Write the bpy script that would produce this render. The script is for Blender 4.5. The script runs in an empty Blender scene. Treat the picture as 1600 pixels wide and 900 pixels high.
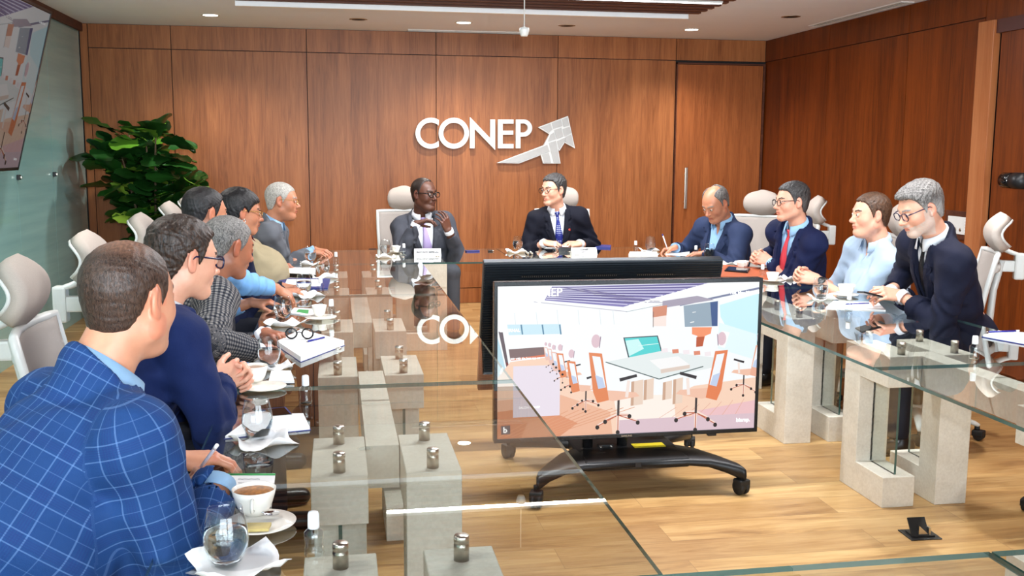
import bpy, bmesh, math, random
import numpy as np
from math import sin, cos, pi, radians, atan2, sqrt
from mathutils import Vector, Matrix
random.seed(7)
C = bpy.context.scene
COL = C.collection

# ------------------------------------------------------------------ camera
H_CAM = 1.52; F_PX = 1566.6
YAW, PITCH, ROLL = 0.174284, 0.136086, 0.0055817
def cam_axes():
    cy, sy, cp, sp = cos(YAW), sin(YAW), cos(PITCH), sin(PITCH)
    f = np.array([sy*cp, cy*cp, -sp]); r = np.array([cy, -sy, 0.0]); u = np.cross(r, f)
    c, s = cos(ROLL), sin(ROLL)
    return c*r+s*u, -s*r+c*u, f
cr, cu, cf = cam_axes()
cam = bpy.data.cameras.new('camera'); camo = bpy.data.objects.new('camera', cam); COL.objects.link(camo)
cam.sensor_width = 36.0; cam.lens = F_PX/1600*36.0; cam.clip_start = 0.05; cam.clip_end = 100
camo.matrix_world = Matrix(((cr[0], cu[0], -cf[0], 0), (cr[1], cu[1], -cf[1], 0), (cr[2], cu[2], -cf[2], H_CAM), (0, 0, 0, 1)))
C.camera = camo
def ray(u, v):
    return cr*((u-800)/F_PX) + cu*((450-v)/F_PX) + cf
def at_z(u, v, z):
    d = ray(u, v); t = (z-H_CAM)/d[2]; return (t*d[0], t*d[1], z)
def at_y(u, v, y):
    d = ray(u, v); t = y/d[1]; return (t*d[0], y, H_CAM+t*d[2])
def at_x(u, v, x):
    d = ray(u, v); t = x/d[0]; return (x, t*d[1], H_CAM+t*d[2])

# ------------------------------------------------------------------ look
vs = C.view_settings
vs.view_transform = 'Standard'; vs.look = 'None'; vs.gamma = 1; vs.use_curve_mapping = False
vs.exposure = 0.64
C.cycles.max_bounces = 10; C.cycles.transparent_max_bounces = 24; C.cycles.transmission_bounces = 10
C.cycles.glossy_bounces = 5; C.cycles.diffuse_bounces = 4; C.cycles.sample_clamp_indirect = 4.0
C.cycles.caustics_reflective = False; C.cycles.caustics_refractive = False
C.cycles.use_denoising = True
W = bpy.data.worlds.new('sky'); C.world = W; W.use_nodes = True
W.node_tree.nodes['Background'].inputs[0].default_value = (.80, .90, 1, 1)
W.node_tree.nodes['Background'].inputs[1].default_value = 1.0
# room: X -2.27..4.36, Y -2.6..9.9, Z 0..2.65
RX0, RX1, RY0, RY1, RZ = -2.27, 4.37, -2.6, 9.9, 2.65
TZ = 0.715     # top of the glass tables
def lamp(name, typ, loc, rot, energy, color=(1, 1, 1), size=1, size_y=None, **k):
    l = bpy.data.lights.new(name, typ); o = bpy.data.objects.new(name, l); COL.objects.link(o)
    o.location = loc; o.rotation_euler = rot; l.energy = energy; l.color = color
    if typ == 'AREA':
        l.size = size
        if size_y: l.shape = 'RECTANGLE'; l.size_y = size_y
    elif typ == 'SPOT':
        l.shadow_soft_size = size; l.spot_size = k.get('angle', 2.2); l.spot_blend = k.get('blend', .8)
    else: l.shadow_soft_size = size
    return o
# event flash on the camera, bounced off the ceiling
lamp('camera_flash', 'SPOT', (.1, -.25, 1.75), (radians(116), 0, radians(-14)), 520, (.84, .93, 1), .06, angle=2.0, blend=1.0)
# daylight through the two window openings of the wall behind the camera
lamp('daylight_west', 'AREA', (-.55, -2.45, 1.5), (radians(104), 0, 0), 112, (.82, .92, 1), 2.9, 1.9)
lamp('daylight_east', 'AREA', (2.75, -2.45, 1.5), (radians(104), 0, 0), 112, (.82, .92, 1), 2.9, 1.9)

# ------------------------------------------------------------------ helpers
def link(o, parent=None):
    COL.objects.link(o)
    if parent is not None: o.parent = parent
    return o
def tag(o, label=None, cat=None, group=None, kind=None):
    if label: o['label'] = label
    if cat: o['category'] = cat
    if group: o['group'] = group
    if kind: o['kind'] = kind
    return o
def thing(name, label, cat, loc=(0, 0, 0), rz=0, group=None):
    o = bpy.data.objects.new(name, None); link(o); o.location = loc; o.rotation_euler = (0, 0, rz)
    o.empty_display_size = .05
    return tag(o, label, cat, group)
def kids(o): return [c for c in bpy.data.objects if c.parent == o]
def dup(o, loc=None, rz=None, label=None, parent=None, group=None):
    c = o.copy(); link(c)
    if parent is not None: c.parent = parent
    for ch in kids(o):
        dup(ch, parent=c)
    if loc is not None: c.location = loc
    if rz is not None: c.rotation_euler = (c.rotation_euler[0], c.rotation_euler[1], rz)
    if label: c['label'] = label
    if group: c['group'] = group
    return c
def mesh_obj(name, verts, faces, mats, parent=None, smooth=False, mi=None, loc=None):
    me = bpy.data.meshes.new(name); me.from_pydata([tuple(map(float, v)) for v in verts], [], [tuple(map(int, f)) for f in faces]); me.update()
    for m in (mats if isinstance(mats, (list, tuple)) else [mats]): me.materials.append(m)
    if mi is not None: me.polygons.foreach_set('material_index', mi)
    if smooth: me.polygons.foreach_set('use_smooth', [True]*len(me.polygons))
    o = bpy.data.objects.new(name, me); link(o, parent)
    if loc: o.location = loc
    return o
class MB:
    """collects shapes that belong to one part"""
    def __init__(s): s.v = []; s.f = []; s.m = []; s.s = []
    def add(s, v, f, m=0, smooth=False, M=None):
        n = len(s.v)
        if M is not None: v = [tuple(M @ Vector(p)) for p in v]
        s.v += [tuple(p) for p in v]; s.f += [tuple(i+n for i in q) for q in f]; s.m += [m]*len(f); s.s += [smooth]*len(f); return s
    def box(s, lo, hi, m=0, b=0.0, M=None):
        bm = bmesh.new(); bmesh.ops.create_cube(bm, size=1)
        c = [(a+b_)/2 for a, b_ in zip(lo, hi)]; d = [abs(b_-a) for a, b_ in zip(lo, hi)]
        for v in bm.verts: v.co = Vector((v.co[0]*d[0]+c[0], v.co[1]*d[1]+c[1], v.co[2]*d[2]+c[2]))
        if b > 0: bmesh.ops.bevel(bm, geom=bm.edges[:], offset=min(b, min(d)*.49), segments=2, affect='EDGES', profile=.6)
        s.bm(bm, m, False, M); bm.free(); return s
    def bm(s, bm, m=0, smooth=False, M=None):
        bm.verts.ensure_lookup_table(); bm.verts.index_update()
        s.add([v.co[:] for v in bm.verts], [[v.index for v in f.verts] for f in bm.faces], m, smooth, M)
    def lathe(s, prof, n=24, m=0, smooth=True, M=None, sx=1, sy=1, cap=True):
        v = []; f = []
        for r, z in prof:
            for i in range(n):
                a = 2*pi*i/n; v.append((r*cos(a)*sx, r*sin(a)*sy, z))
        for j in range(len(prof)-1):
            for i in range(n):
                k = (i+1) % n; f.append((j*n+i, j*n+k, (j+1)*n+k, (j+1)*n+i))
        if cap and prof[0][0] > 1e-5: f.append(tuple(reversed(range(n))))
        if cap and prof[-1][0] > 1e-5: f.append(tuple((len(prof)-1)*n+i for i in range(n)))
        return s.add(v, f, m, smooth, M)
    def tube(s, pts, r, n=10, m=0, closed=False, cap=True, flat=None, up=None):
        P = [Vector(p) for p in pts]; R = r if isinstance(r, (list, tuple)) else [r]*len(P)
        v = []; f = []; L = len(P); prev = Vector(up) if up is not None else None
        for i, p in enumerate(P):
            a = P[(i-1) % L] if (closed or i > 0) else p; b = P[(i+1) % L] if (closed or i < L-1) else p
            t = (b-a)
            if t.length < 1e-9: t = Vector((0, 0, 1))
            t.normalize()
            if prev is None: prev = Vector((0, 0, 1)) if abs(t.z) < .9 else Vector((1, 0, 0))
            x = t.cross(prev)
            if x.length < 1e-6: x = t.orthogonal()
            x.normalize(); y = x.cross(t); prev = y if up is None else prev
            fx, fy = flat if flat else (1, 1)
            for k in range(n):
                an = 2*pi*k/n; v.append(tuple(p + x*(R[i]*fx*cos(an)) + y*(R[i]*fy*sin(an))))
        m_ = L if closed else L-1
        for j in range(m_):
            for k in range(n):
                q = (k+1) % n; j2 = (j+1) % L
                f.append((j*n+k, j*n+q, j2*n+q, j2*n+k))
        if not closed and cap: f.append(tuple(reversed(range(n)))); f.append(tuple((L-1)*n+k for k in range(n)))
        return s.add(v, f, m, True)
    def prism(s, poly, z0, z1, m=0, M=None, holes=()):
        """extruded outline (x, y) between z0 and z1"""
        bm = bmesh.new(); loops = [poly]+list(holes); es = []
        for lp in loops:
            vv = [bm.verts.new((x, y, z0)) for x, y in lp]
            es += [bm.edges.new((vv[i], vv[(i+1) % len(vv)])) for i in range(len(vv))]
        if holes:
            bmesh.ops.triangle_fill(bm, use_beauty=True, edges=es)
        else:
            bm.faces.new(vv)
        r = bmesh.ops.extrude_face_region(bm, geom=bm.faces[:])
        bmesh.ops.translate(bm, verts=[g for g in r['geom'] if isinstance(g, bmesh.types.BMVert)], vec=(0, 0, z1-z0))
        bmesh.ops.recalc_face_normals(bm, faces=bm.faces[:])
        s.bm(bm, m, False, M); bm.free(); return s
    def build(s, name, mats, parent=None, loc=None):
        o = mesh_obj(name, s.v, s.f, mats, parent, False, s.m, loc)
        o.data.polygons.foreach_set('use_smooth', s.s)
        return o
def T(x=0, y=0, z=0, rx=0, ry=0, rz=0, s=1):
    return Matrix.Translation((x, y, z)) @ Matrix.Rotation(rz, 4, 'Z') @ Matrix.Rotation(ry, 4, 'Y') @ Matrix.Rotation(rx, 4, 'X') @ Matrix.Scale(s, 4)

# ------------------------------------------------------------------ materials
def srgb(r, g, b):
    return tuple(((c/255)/12.92 if c/255 <= .04045 else ((c/255+.055)/1.055)**2.4) for c in (r, g, b))+(1,)
class N:
    def __init__(s, name):
        s.m = bpy.data.materials.new(name); s.m.use_nodes = True; s.t = s.m.node_tree; s.n = s.t.nodes
        s.b = s.n['Principled BSDF']; s.out = s.n['Material Output']
    def new(s, typ, **k):
        n = s.n.new(typ)
        for a, v in k.items():
            if a.startswith('i_'): n.inputs[a[2:].replace('_', ' ')].default_value = v
            else: setattr(n, a, v)
        return n
    def l(s, a, b): s.t.links.new(a, b)
    def coord(s, scale=(1, 1, 1), which='Object', rot=(0, 0, 0)):
        c = s.new('ShaderNodeTexCoord'); m = s.new('ShaderNodeMapping'); m.inputs['Scale'].default_value = scale; m.inputs['Rotation'].default_value = rot
        s.l(c.outputs[which], m.inputs[0]); return m.outputs[0]
    def noise(s, vec, scale=5, detail=4, rough=.5, dist=0):
        n = s.new('ShaderNodeTexNoise'); n.inputs['Scale'].default_value = scale; n.inputs['Detail'].default_value = detail
        n.inputs['Roughness'].default_value = rough; n.inputs['Distortion'].default_value = dist
        if vec is not None: s.l(vec, n.inputs['Vector'])
        return n.outputs['Fac']
    def ramp(s, fac, stops):
        r = s.new('ShaderNodeValToRGB'); e = r.color_ramp.elements
        e[0].position, e[0].color = stops[0]; e[1].position, e[1].color = stops[-1]
        for p, c in stops[1:-1]:
            q = e.new(p); q.color = c
        s.l(fac, r.inputs[0]); return r.outputs[0]
    def mix(s, fac, a, b, mode='MIX'):
        m = s.new('ShaderNodeMix'); m.data_type = 'RGBA'; m.blend_type = mode
        for sock, v in ((m.inputs[0], fac), (m.inputs[6], a), (m.inputs[7], b)):
            if isinstance(v, (int, float, tuple, list)): sock.default_value = v
            else: s.l(v, sock)
        return m.outputs[2]
    def math(s, op, a, b=None, c=None):
        m = s.new('ShaderNodeMath'); m.operation = op
        for i, v in enumerate((a, b, c)):
            if v is None: continue
            if isinstance(v, (int, float)): m.inputs[i].default_value = v
            else: s.l(v, m.inputs[i])
        return m.outputs[0]
    def col(s, v):
        if isinstance(v, (tuple, list)): s.b.inputs['Base Color'].default_value = v
        else: s.l(v, s.b.inputs['Base Color'])
        return s
    def bump(s, h, strength=.3, dist=.01):
        b = s.new('ShaderNodeBump'); b.inputs['Strength'].default_value = strength; b.inputs['Distance'].default_value = dist
        s.l(h, b.inputs['Height']); s.l(b.outputs[0], s.b.inputs['Normal']); return s
    def set(s, **k):
        for a, v in k.items(): s.b.inputs[a.replace('_', ' ')].default_value = v
        return s
def plain(name, c, rough=.5, metal=0, var=.06, scale=30, bump=0, **k):
    """base colour with a faint procedural mottling"""
    n = N(name); f = n.noise(n.coord(), scale, 3)
    d = tuple(x*(1-var) for x in c[:3])+(1,); u = tuple(min(1, x*(1+var)) for x in c[:3])+(1,)
    n.col(n.ramp(f, [(.3, d), (.7, u)])); n.set(Roughness=rough, Metallic=metal, **k)
    if bump: n.bump(f, bump, .002)
    return n.m
def emit(name, c, strength):
    n = N(name); n.set(Roughness=.5); n.b.inputs['Base Color'].default_value = (0, 0, 0, 1)
    n.b.inputs['Emission Color'].default_value = c; n.b.inputs['Emission Strength'].default_value = strength
    return n.m
def wood(name, dark, mid, light, axis='z', rough=.38, sc=1.0):
    n = N(name)
    st = {'z': (9, 9, .55), 'x': (.55, 9, 9), 'y': (9, .55, 9)}[axis]
    v = n.coord(tuple(a*sc for a in st))
    at = n.new('ShaderNodeAttribute'); at.attribute_name = 'off'
    add = n.new('ShaderNodeVectorMath'); n.l(v, add.inputs[0]); n.l(at.outputs['Vector'], add.inputs[1])
    big = n.noise(add.outputs[0], .7, 2, .5, .6); grain = n.noise(add.outputs[0], 3.2, 6, .65, 1.2)
    fine = n.noise(n.coord({'z': (160, 160, 3), 'x': (3, 160, 160), 'y': (160, 3, 160)}[axis]), 1, 3)
    c1 = n.ramp(grain, [(.30, dark), (.5, mid), (.72, light)])
    c2 = n.ramp(big, [(.35, dark), (.65, light)])
    c = n.mix(.38, c1, c2); c = n.mix(.16, c, n.ramp(fine, [(.35, dark), (.6, light)]))
    sep = n.new('ShaderNodeSeparateXYZ'); n.l(at.outputs['Vector'], sep.inputs[0])
    br = n.math('MULTIPLY_ADD', n.math('FRACT', n.math('MULTIPLY', sep.outputs[0], 3.17)), .16, .92)
    hs = n.new('ShaderNodeHueSaturation'); n.l(c, hs.inputs['Color']); n.l(br, hs.inputs['Value'])
    n.col(hs.outputs[0]); n.set(Roughness=rough, Specular_IOR_Level=.24); n.bump(fine, .06, .002)
    return n.m
M_WALNUT = wood('walnut_veneer', srgb(104, 58, 30), srgb(146, 87, 48), srgb(172, 110, 66), sc=1.1)
M_WALNUT_R = wood('walnut_veneer_warm_shaded', srgb(64, 26, 5), srgb(106, 46, 10), srgb(126, 60, 18), sc=1.1)  # warmer copy of the veneer, the right wall's missing daylight darkened into its colour
M_DOORWOOD = wood('door_veneer', srgb(112, 60, 30), srgb(150, 84, 44), srgb(164, 98, 54), sc=2.2)
M_SLAT = wood('dark_slat_wood', srgb(52, 28, 20), srgb(84, 46, 32), srgb(108, 62, 44), 'x', .5)
M_DARK = plain('shadow_gap', srgb(22, 16, 13), .8)
M_CEIL = plain('ceiling_paint', srgb(232, 239, 252), .9, var=.01, scale=3)
M_WHITE = plain('white_plastic', srgb(222, 222, 218), .35, var=.015)
M_PAPER = plain('white_paper', srgb(242, 242, 242), .7, var=.01)
M_CERAMIC = plain('white_ceramic', srgb(244, 240, 230), .12, var=.01)
M_BLACK = plain('black_plastic', srgb(20, 20, 22), .35, var=.1)
M_BLACKMETAL = plain('black_powder_coat', srgb(26, 26, 28), .42, .3, var=.1)
M_RUBBER = plain('black_rubber', srgb(16, 16, 17), .6)
M_STEEL = plain('brushed_steel', srgb(196, 190, 178), .28, 1.0, var=.08, scale=60)
M_CHROME = plain('chrome', srgb(222, 222, 224), .12, 1.0, var=.02)
M_LED = emit('led_white', (1, .97, .92, 1), 9)
# ================================================================== ROOM
def set_off(o, offs):
    """per-face random vector so that every veneer panel shows its own cut"""
    a = o.data.attributes.new('off', 'FLOAT_VECTOR', 'FACE')
    a.data.foreach_set('vector', [c for p in offs for c in p])
def panel_wall(name, mat, rects, base, place):
    """rects: (u0, u1, z0, z1); base: dark backing; place maps (u, z, depth) to the room"""
    mb = MB(); offs = []
    def slab(u0, u1, z0, z1, d0, d1, m, off):
        v = [place(u, z, d) for d in (d0, d1) for u, z in ((u0, z0), (u1, z0), (u1, z1), (u0, z1))]
        f = [(0, 1, 2, 3), (7, 6, 5, 4), (0, 4, 5, 1), (1, 5, 6, 2), (2, 6, 7, 3), (3, 7, 4, 0)]
        mb.add(v, f, m); offs.extend([off]*6)
    slab(*base, .018, .12, 1, (0, 0, 0))
    for r in rects:
        g = .0035
        slab(r[0]+g, r[1]-g, r[2]+g, r[3]-g, 0, .0185, 0, (random.uniform(0, 9), random.uniform(0, 9), random.uniform(0, 9)))
    o = mb.build(name, [mat, M_DARK]); set_off(o, offs)
    bm = bmesh.new(); bm.from_mesh(o.data); bmesh.ops.recalc_face_normals(bm, faces=bm.faces[:]); bm.to_mesh(o.data); bm.free()
    return tag(o, kind='structure')
ZS = 2.432
xs = [-2.20, -1.475, -.245, .983, 2.192, 3.412]
rects = [(-2.27, -2.20, 0, RZ)]
for a, b in zip(xs[:-1], xs[1:]): rects += [(a, b, ZS, RZ), (a, b, .152, ZS), (a, b, 0, .152)]
rects += [(3.412, RX1, ZS, RZ)]
panel_wall('wall_back', M_WALNUT, rects, (RX0-.1, RX1+.1, 0, RZ), lambda u, z, d: (u, RY1+d, z))
ys = [9.9, 8.54, 7.265, 6.33]; rects = []
for a, b in zip(ys[1:], ys[:-1]): rects += [(a, b, ZS, RZ), (a, b, 0, ZS)]
rects += [(3.2, 6.33, 2.40, RZ), (2.2, 3.2, 2.40, RZ), (RY0, 2.2, ZS, RZ), (RY0, 2.2, 0, ZS), (2.2, 4.1, 0, 2.40)]
panel_wall('wall_right', M_WALNUT_R, rects, (RY0, RY1, 0, RZ), lambda u, z, d: (RX1+d, u, z))
# door in the back wall with a proud jamb line and a long bar handle
mb = MB(); mb.box((3.425, 9.872, .01), (4.335, 9.897, 2.392)); d = mb.build('door_1', M_DOORWOOD); set_off(d, [(3.3, 1, 5)]*len(d.data.polygons)); tag(d, kind='structure')
mb = MB(); mb.box((3.414, 9.866, 0), (3.423, 9.899, 2.41)); mb.box((3.414, 9.866, 2.396), (4.36, 9.899, 2.41)); mb.box((4.338, 9.866, 0), (4.36, 9.899, 2.396))
t = mb.build('trim_1', M_SLAT, None); set_off(t, [(0, 0, 0)]*len(t.data.polygons)); tag(t, kind='structure')
mb = MB(); mb.box((3.515, 9.825, .94), (3.545, 9.840, 1.36), b=.004); mb.box((3.522, 9.84, 1.0), (3.538, 9.874, 1.02)); mb.box((3.522, 9.84, 1.28), (3.538, 9.874, 1.30))
h = mb.build('door_handle', M_STEEL, d)
# wide doorway panel on the right wall: light jamb, dark head, inner leaf
mb = MB(); mb.box((4.318, 6.16, 0), (4.369, 6.33, 2.398), b=.003); t = mb.build('trim_2', wood('jamb_veneer', srgb(150, 84, 46), srgb(172, 104, 62), srgb(186, 122, 78), rough=.3)); set_off(t, [(1, 2, 3)]*len(t.data.polygons)); tag(t, kind='structure')
mb = MB(); mb.box((4.335, 4.1, 2.31), (4.369, 6.16, 2.398)); t = mb.build('trim_3', plain('dark_head', srgb(70, 26, 18), .5)); tag(t, kind='structure')
mb = MB(); mb.box((4.352, 4.1, .01), (4.369, 6.125, 2.31)); d2 = mb.build('door_2', M_WALNUT_R); set_off(d2, [(7, 3, 1)]*len(d2.data.polygons)); tag(d2, kind='structure')

# floor: wide oak boards running across the room
n = N('oak_boards')
v = n.coord((1, 1, 1))
br = n.new('ShaderNodeTexBrick'); n.l(v, br.inputs['Vector'])
br.offset = .37; br.inputs['Scale'].default_value = 1; br.inputs['Brick Width'].default_value = 1.28; br.inputs['Row Height'].default_value = .19
br.inputs['Mortar Size'].default_value = .0012; br.inputs['Mortar Smooth'].default_value = .2; br.inputs['Bias'].default_value = 0
br.inputs['Color1'].default_value = (0, 0, 0, 1); br.inputs['Color2'].default_value = (1, 1, 1, 1); br.inputs['Mortar'].default_value = (.5, .5, .5, 1)
st = n.coord((1.1, 9, 1)); sh = n.new('ShaderNodeVectorMath'); n.l(st, sh.inputs[0])
cmb = n.new('ShaderNodeCombineXYZ'); n.l(n.math('MULTIPLY', br.outputs['Color'], 37), cmb.inputs[0]); n.l(n.math('MULTIPLY', br.outputs['Color'], 11), cmb.inputs[2]); n.l(cmb.outputs[0], sh.inputs[1])
gr = n.noise(sh.outputs[0], 1.6, 7, .62, .9); fine = n.noise(n.coord((8, 130, 1)), 1, 3)
base = n.ramp(gr, [(.28, srgb(142, 104, 60)), (.45, srgb(186, 148, 96)), (.72, srgb(214, 182, 130))])
tone = n.ramp(br.outputs['Color'], [(0, srgb(214, 200, 184)), (1, srgb(255, 250, 240))])
c = n.mix(1.0, base, tone, 'MULTIPLY'); c = n.mix(.12, c, n.ramp(fine, [(.35, srgb(150, 106, 66)), (.6, srgb(226, 190, 146))]))
c = n.mix(n.math('MULTIPLY', br.outputs['Fac'], .55), c, srgb(96, 66, 40))
n.col(c); n.set(Roughness=.36); n.bump(n.math('ADD', n.math('MULTIPLY', fine, .3), n.math('SUBTRACT', 1, br.outputs['Fac'])), .12, .002)
M_FLOOR = n.m
mb = MB(); mb.box((RX0-.1, RY0-.1, -.1), (RX1+.12, RY1+.12, 0)); tag(mb.build('floor', M_FLOOR), kind='structure')

# ceiling: plaster field with a recess filled by dark slats, white light strip on its far rim
SX0, SX1, SY0, SY1 = -.72, 2.93, -1.2, 8.02
mb = MB()
mb.box((RX0-.1, RY0-.1, RZ), (SX0, RY1+.12, RZ+.12)); mb.box((SX1, RY0-.1, RZ), (RX1+.12, RY1+.12, RZ+.12))
mb.box((SX0, RY0-.1, RZ), (SX1, SY0, RZ+.12)); mb.box((SX0, SY1+.02, RZ), (SX1, RY1+.12, RZ+.12))
mb.box((SX0-.1, SY0-.1, RZ+.30), (SX1+.1, SY1+.12, RZ+.36), 1)
mb.box((SX0-.1, SY0-.1, RZ+.1), (SX0, SY1+.1, RZ+.36), 1); mb.box((SX1, SY0-.1, RZ+.1), (SX1+.1, SY1+.1, RZ+.36), 1)
mb.box((SX0, SY1+.02, RZ+.1), (SX1, SY1+.12, RZ+.36), 1); mb.box((SX0, SY0-.1, RZ+.1), (SX1, SY0, RZ+.36), 1)
tag(mb.build('ceiling', [M_CEIL, M_DARK]), kind='structure')
mb = MB(); mb.box((SX0, SY1, RZ-.058), (SX1-.07, SY1+.045, RZ+.02), b=.003); o = mb.build('trim_4', plain('white_trim', srgb(250, 250, 252), .5, var=.01)); tag(o, kind='structure')
sl = thing('ceiling_slat_baffle', 'dark wooden slats filling the ceiling recess above the meeting', 'ceiling baffle', (0, 0, RZ))
k = 0; y = SY1-.10
mb0 = MB(); mb0.box((SX0+.01, -.028, -.03), (SX1-.01, .028, .075), b=.003)
while y > SY0+.1 and k < 90:
    if k == 0: s0 = mb0.build('slat', M_SLAT, sl); set_off(s0, [(0, 0, 0)]*len(s0.data.polygons)); s0.location = (0, y, 0)
    else:
        c_ = s0.copy(); link(c_, sl); c_.location = (0, y, 0)
    y -= .145; k += 1
# linear lamp hanging flush between the slats (seen mirrored in the glass)
ll = thing('linear_ceiling_lamp', 'long thin white linear lamp set between the ceiling slats', 'ceiling lamp', (0, 7.28, RZ-.035))
mb = MB(); mb.box((.33, -.03, -.004), (2.85, .03, .03), b=.004); mb.build('housing', M_WHITE, ll)
mb = MB(); mb.box((.335, -.018, -.007), (2.845, .018, -.004)); mb.build('diffuser', emit('linear_lamp_glow', (1, .98, .95, 1), 7), ll)
ll2 = dup(ll, (0, 4.4, RZ-.035), label='long thin white linear lamp among the ceiling slats, nearer the camera')
for y_ in (7.28, 4.4): lamp('linear_lamp_light', 'AREA', (1.59, y_, RZ-.05), (0, 0, 0), 76, (.98, .98, 1), 2.5, .04)
# downlights
def downlight(x, y, on, label, grp):
    t = thing('recessed_downlight', label, 'ceiling light', (x, y, RZ), 0, grp)
    mb = MB(); mb.lathe([(.062, -.004), (.078, -.003), (.080, .0), (.062, .002), (.060, -.003)], 28, cap=False); mb.build('rim', M_WHITE if on else M_STEEL, t)
    mb = MB()
    if on: mb.lathe([(0, -.003), (.061, -.003)], 28, cap=False); mb.build('diffuser', M_DL, t)
    else:
        mb.lathe([(.058, -.001), (.05, -.004), (.03, .0), (0, .0)], 20); mb.build('reflector', plain('spot_can', srgb(40, 38, 36), .3, .6), t)
    if on:
        l = lamp('downlight_lamp', 'SPOT', (0, 0, -.02), (0, 0, 0), 82, (1, .965, .92), .05, angle=2.3, blend=.9); l.parent = t
M_DL = emit('downlight_glow', (1, .93, .80, 1), 14)
names = ['left', 'middle', 'right']
for i, x in enumerate((-1.02, 1.155, 3.30)):
    downlight(x, 9.08+.04*i, True, '%s of the three lit round downlights near the back wall' % names[i], 'lit downlights')
for i, (x, y) in enumerate(((.225, 9.09), (2.10, 9.13), (3.80, 8.13))):
    downlight(x, y, False, 'small unlit recessed spot, %s' % ('between the left and middle lit downlights', 'between the middle and right lit downlights', 'in the ceiling by the right wall')[i], 'unlit spots')
for x, y in ((-1.5, 6.6), (-1.5, 4.0), (-1.5, 1.4), (3.65, 4.6), (3.65, 2.4), (3.9, .2)):
    downlight(x, y, True, 'lit round downlight over the %s aisle, %s' % ('left' if x < 0 else 'right', 'far' if y > 4.2 else 'middle' if y > 2 else 'near'), 'aisle downlights')
# air slots
def slot(x0, y0, x1, y1, lab):
    t = thing('linear_air_diffuser', lab, 'air vent', ((x0+x1)/2, (y0+y1)/2, RZ)); hx, hy = (x1-x0)/2, (y1-y0)/2
    mb = MB(); w = .008
    mb.box((-hx, -hy, -.006), (hx, -hy+w, .0)); mb.box((-hx, hy-w, -.006), (hx, hy, 0)); mb.box((-hx, -hy+w, -.006), (-hx+w, hy-w, 0)); mb.box((hx-w, -hy+w, -.006), (hx, hy-w, 0))
    mb.build('frame', M_WHITE, t)
    mb = MB(); mb.box((-hx+w, -hy+w, -.0012), (hx-w, hy-w, 0), 1)
    if hx > hy:
        for j in range(3): q = -hy+w+(2*hy-2*w)*(j+.5)/3; mb.box((-hx+w, q-.006, -.005), (hx-w, q+.004, -.001))
    else:
        for j in range(3): q = -hx+w+(2*hx-2*w)*(j+.5)/3; mb.box((q-.006, -hy+w, -.005), (q+.004, hy-w, -.001))
    mb.build('louver', [M_WHITE, M_DARK], t)
slot(.70, 9.72, 1.84, 9.84, 'white linear air slot along the back wall above the letters')
slot(4.22, 7.15, 4.33, 8.66, 'white linear air slot along the right wall')

# left wall: tall back-painted glass panes
n = N('sea_green_glass'); v = n.coord((1, .3, 6)); f = n.noise(v, 2.5, 4)
n.col(n.ramp(f, [(.3, srgb(132, 176, 176)), (.7, srgb(146, 190, 188))])); n.set(Roughness=.22, Coat_Weight=.6, Coat_Roughness=.08)
M_GREEN = n.m
wl = MB(); offs = []
edges = [9.84, 8.775, 7.82, 6.86, 5.9, 4.94, 3.98, 3.02, 2.06, 1.1, .14, -.82, -1.78, RY0]
wl.box((RX0-.12, RY0-.1, 0), (RX0-.012, RY1+.1, RZ), 1)
for a, b in zip(edges[1:], edges[:-1]): wl.box((RX0-.0125, a+.003, .0), (RX0, b-.003, RZ-.075), 0)
tag(wl.build('wall_left', [M_GREEN, plain('pane_joint', srgb(190, 205, 196), .5)]), kind='structure')
mb = MB(); mb.box((RX0, RY0, RZ-.075), (RX0+.03, RY1, RZ), b=.003); t = mb.build('trim_5', M_SLAT); set_off(t, [(0, 0, 0)]*len(t.data.polygons)); tag(t, kind='structure')
for i, (a, lab) in enumerate(((8.775, 'small dark clip on the green glass wall, nearer the plant'), (7.82, 'small dark clip on the green glass wall just under the hanging screen'))):
    o = MB().box((0, -.02, -.018), (.022, .02, .018), b=.004).box((.022, -.009, -.009), (.034, .009, .009), 1, b=.003).build('glass_clip', [M_BLACKMETAL, M_STEEL], None, (RX0, a, 1.309)); tag(o, lab, 'clip', 'clips on the glass wall')
# wall behind the camera with two big windows
mb = MB(); y0, y1 = RY0-.1, RY0
mb.box((RX0, y0, 0), (RX1, y1, .55)); mb.box((RX0, y0, 2.45), (RX1, y1, RZ))
for a, b in ((RX0, -2.0), (.9, 1.3), (4.2, RX1)): mb.box((a, y0, .55), (b, y1, 2.45))
tag(mb.build('wall_front', plain('front_wall_paint', srgb(215, 212, 206), .8, var=.02)), kind='structure')
for i, (a, b) in enumerate(((-2.0, .9), (1.3, 4.2))):
    mb = MB(); w = .05
    mb.box((a, y0+.02, .55), (a+w, y1+.01, 2.45)); mb.box((b-w, y0+.02, .55), (b, y1+.01, 2.45)); mb.box((a, y0+.02, .55), (b, y1+.01, .6)); mb.box((a, y0+.02, 2.4), (b, y1+.01, 2.45))
    for q in (1, 2): xq = a+(b-a)*q/3; mb.box((xq-.02, y0+.02, .6), (xq+.02, y1, 2.4))
    tag(mb.build('window_%d' % (i+1), M_WHITE), kind='structure')

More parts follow.
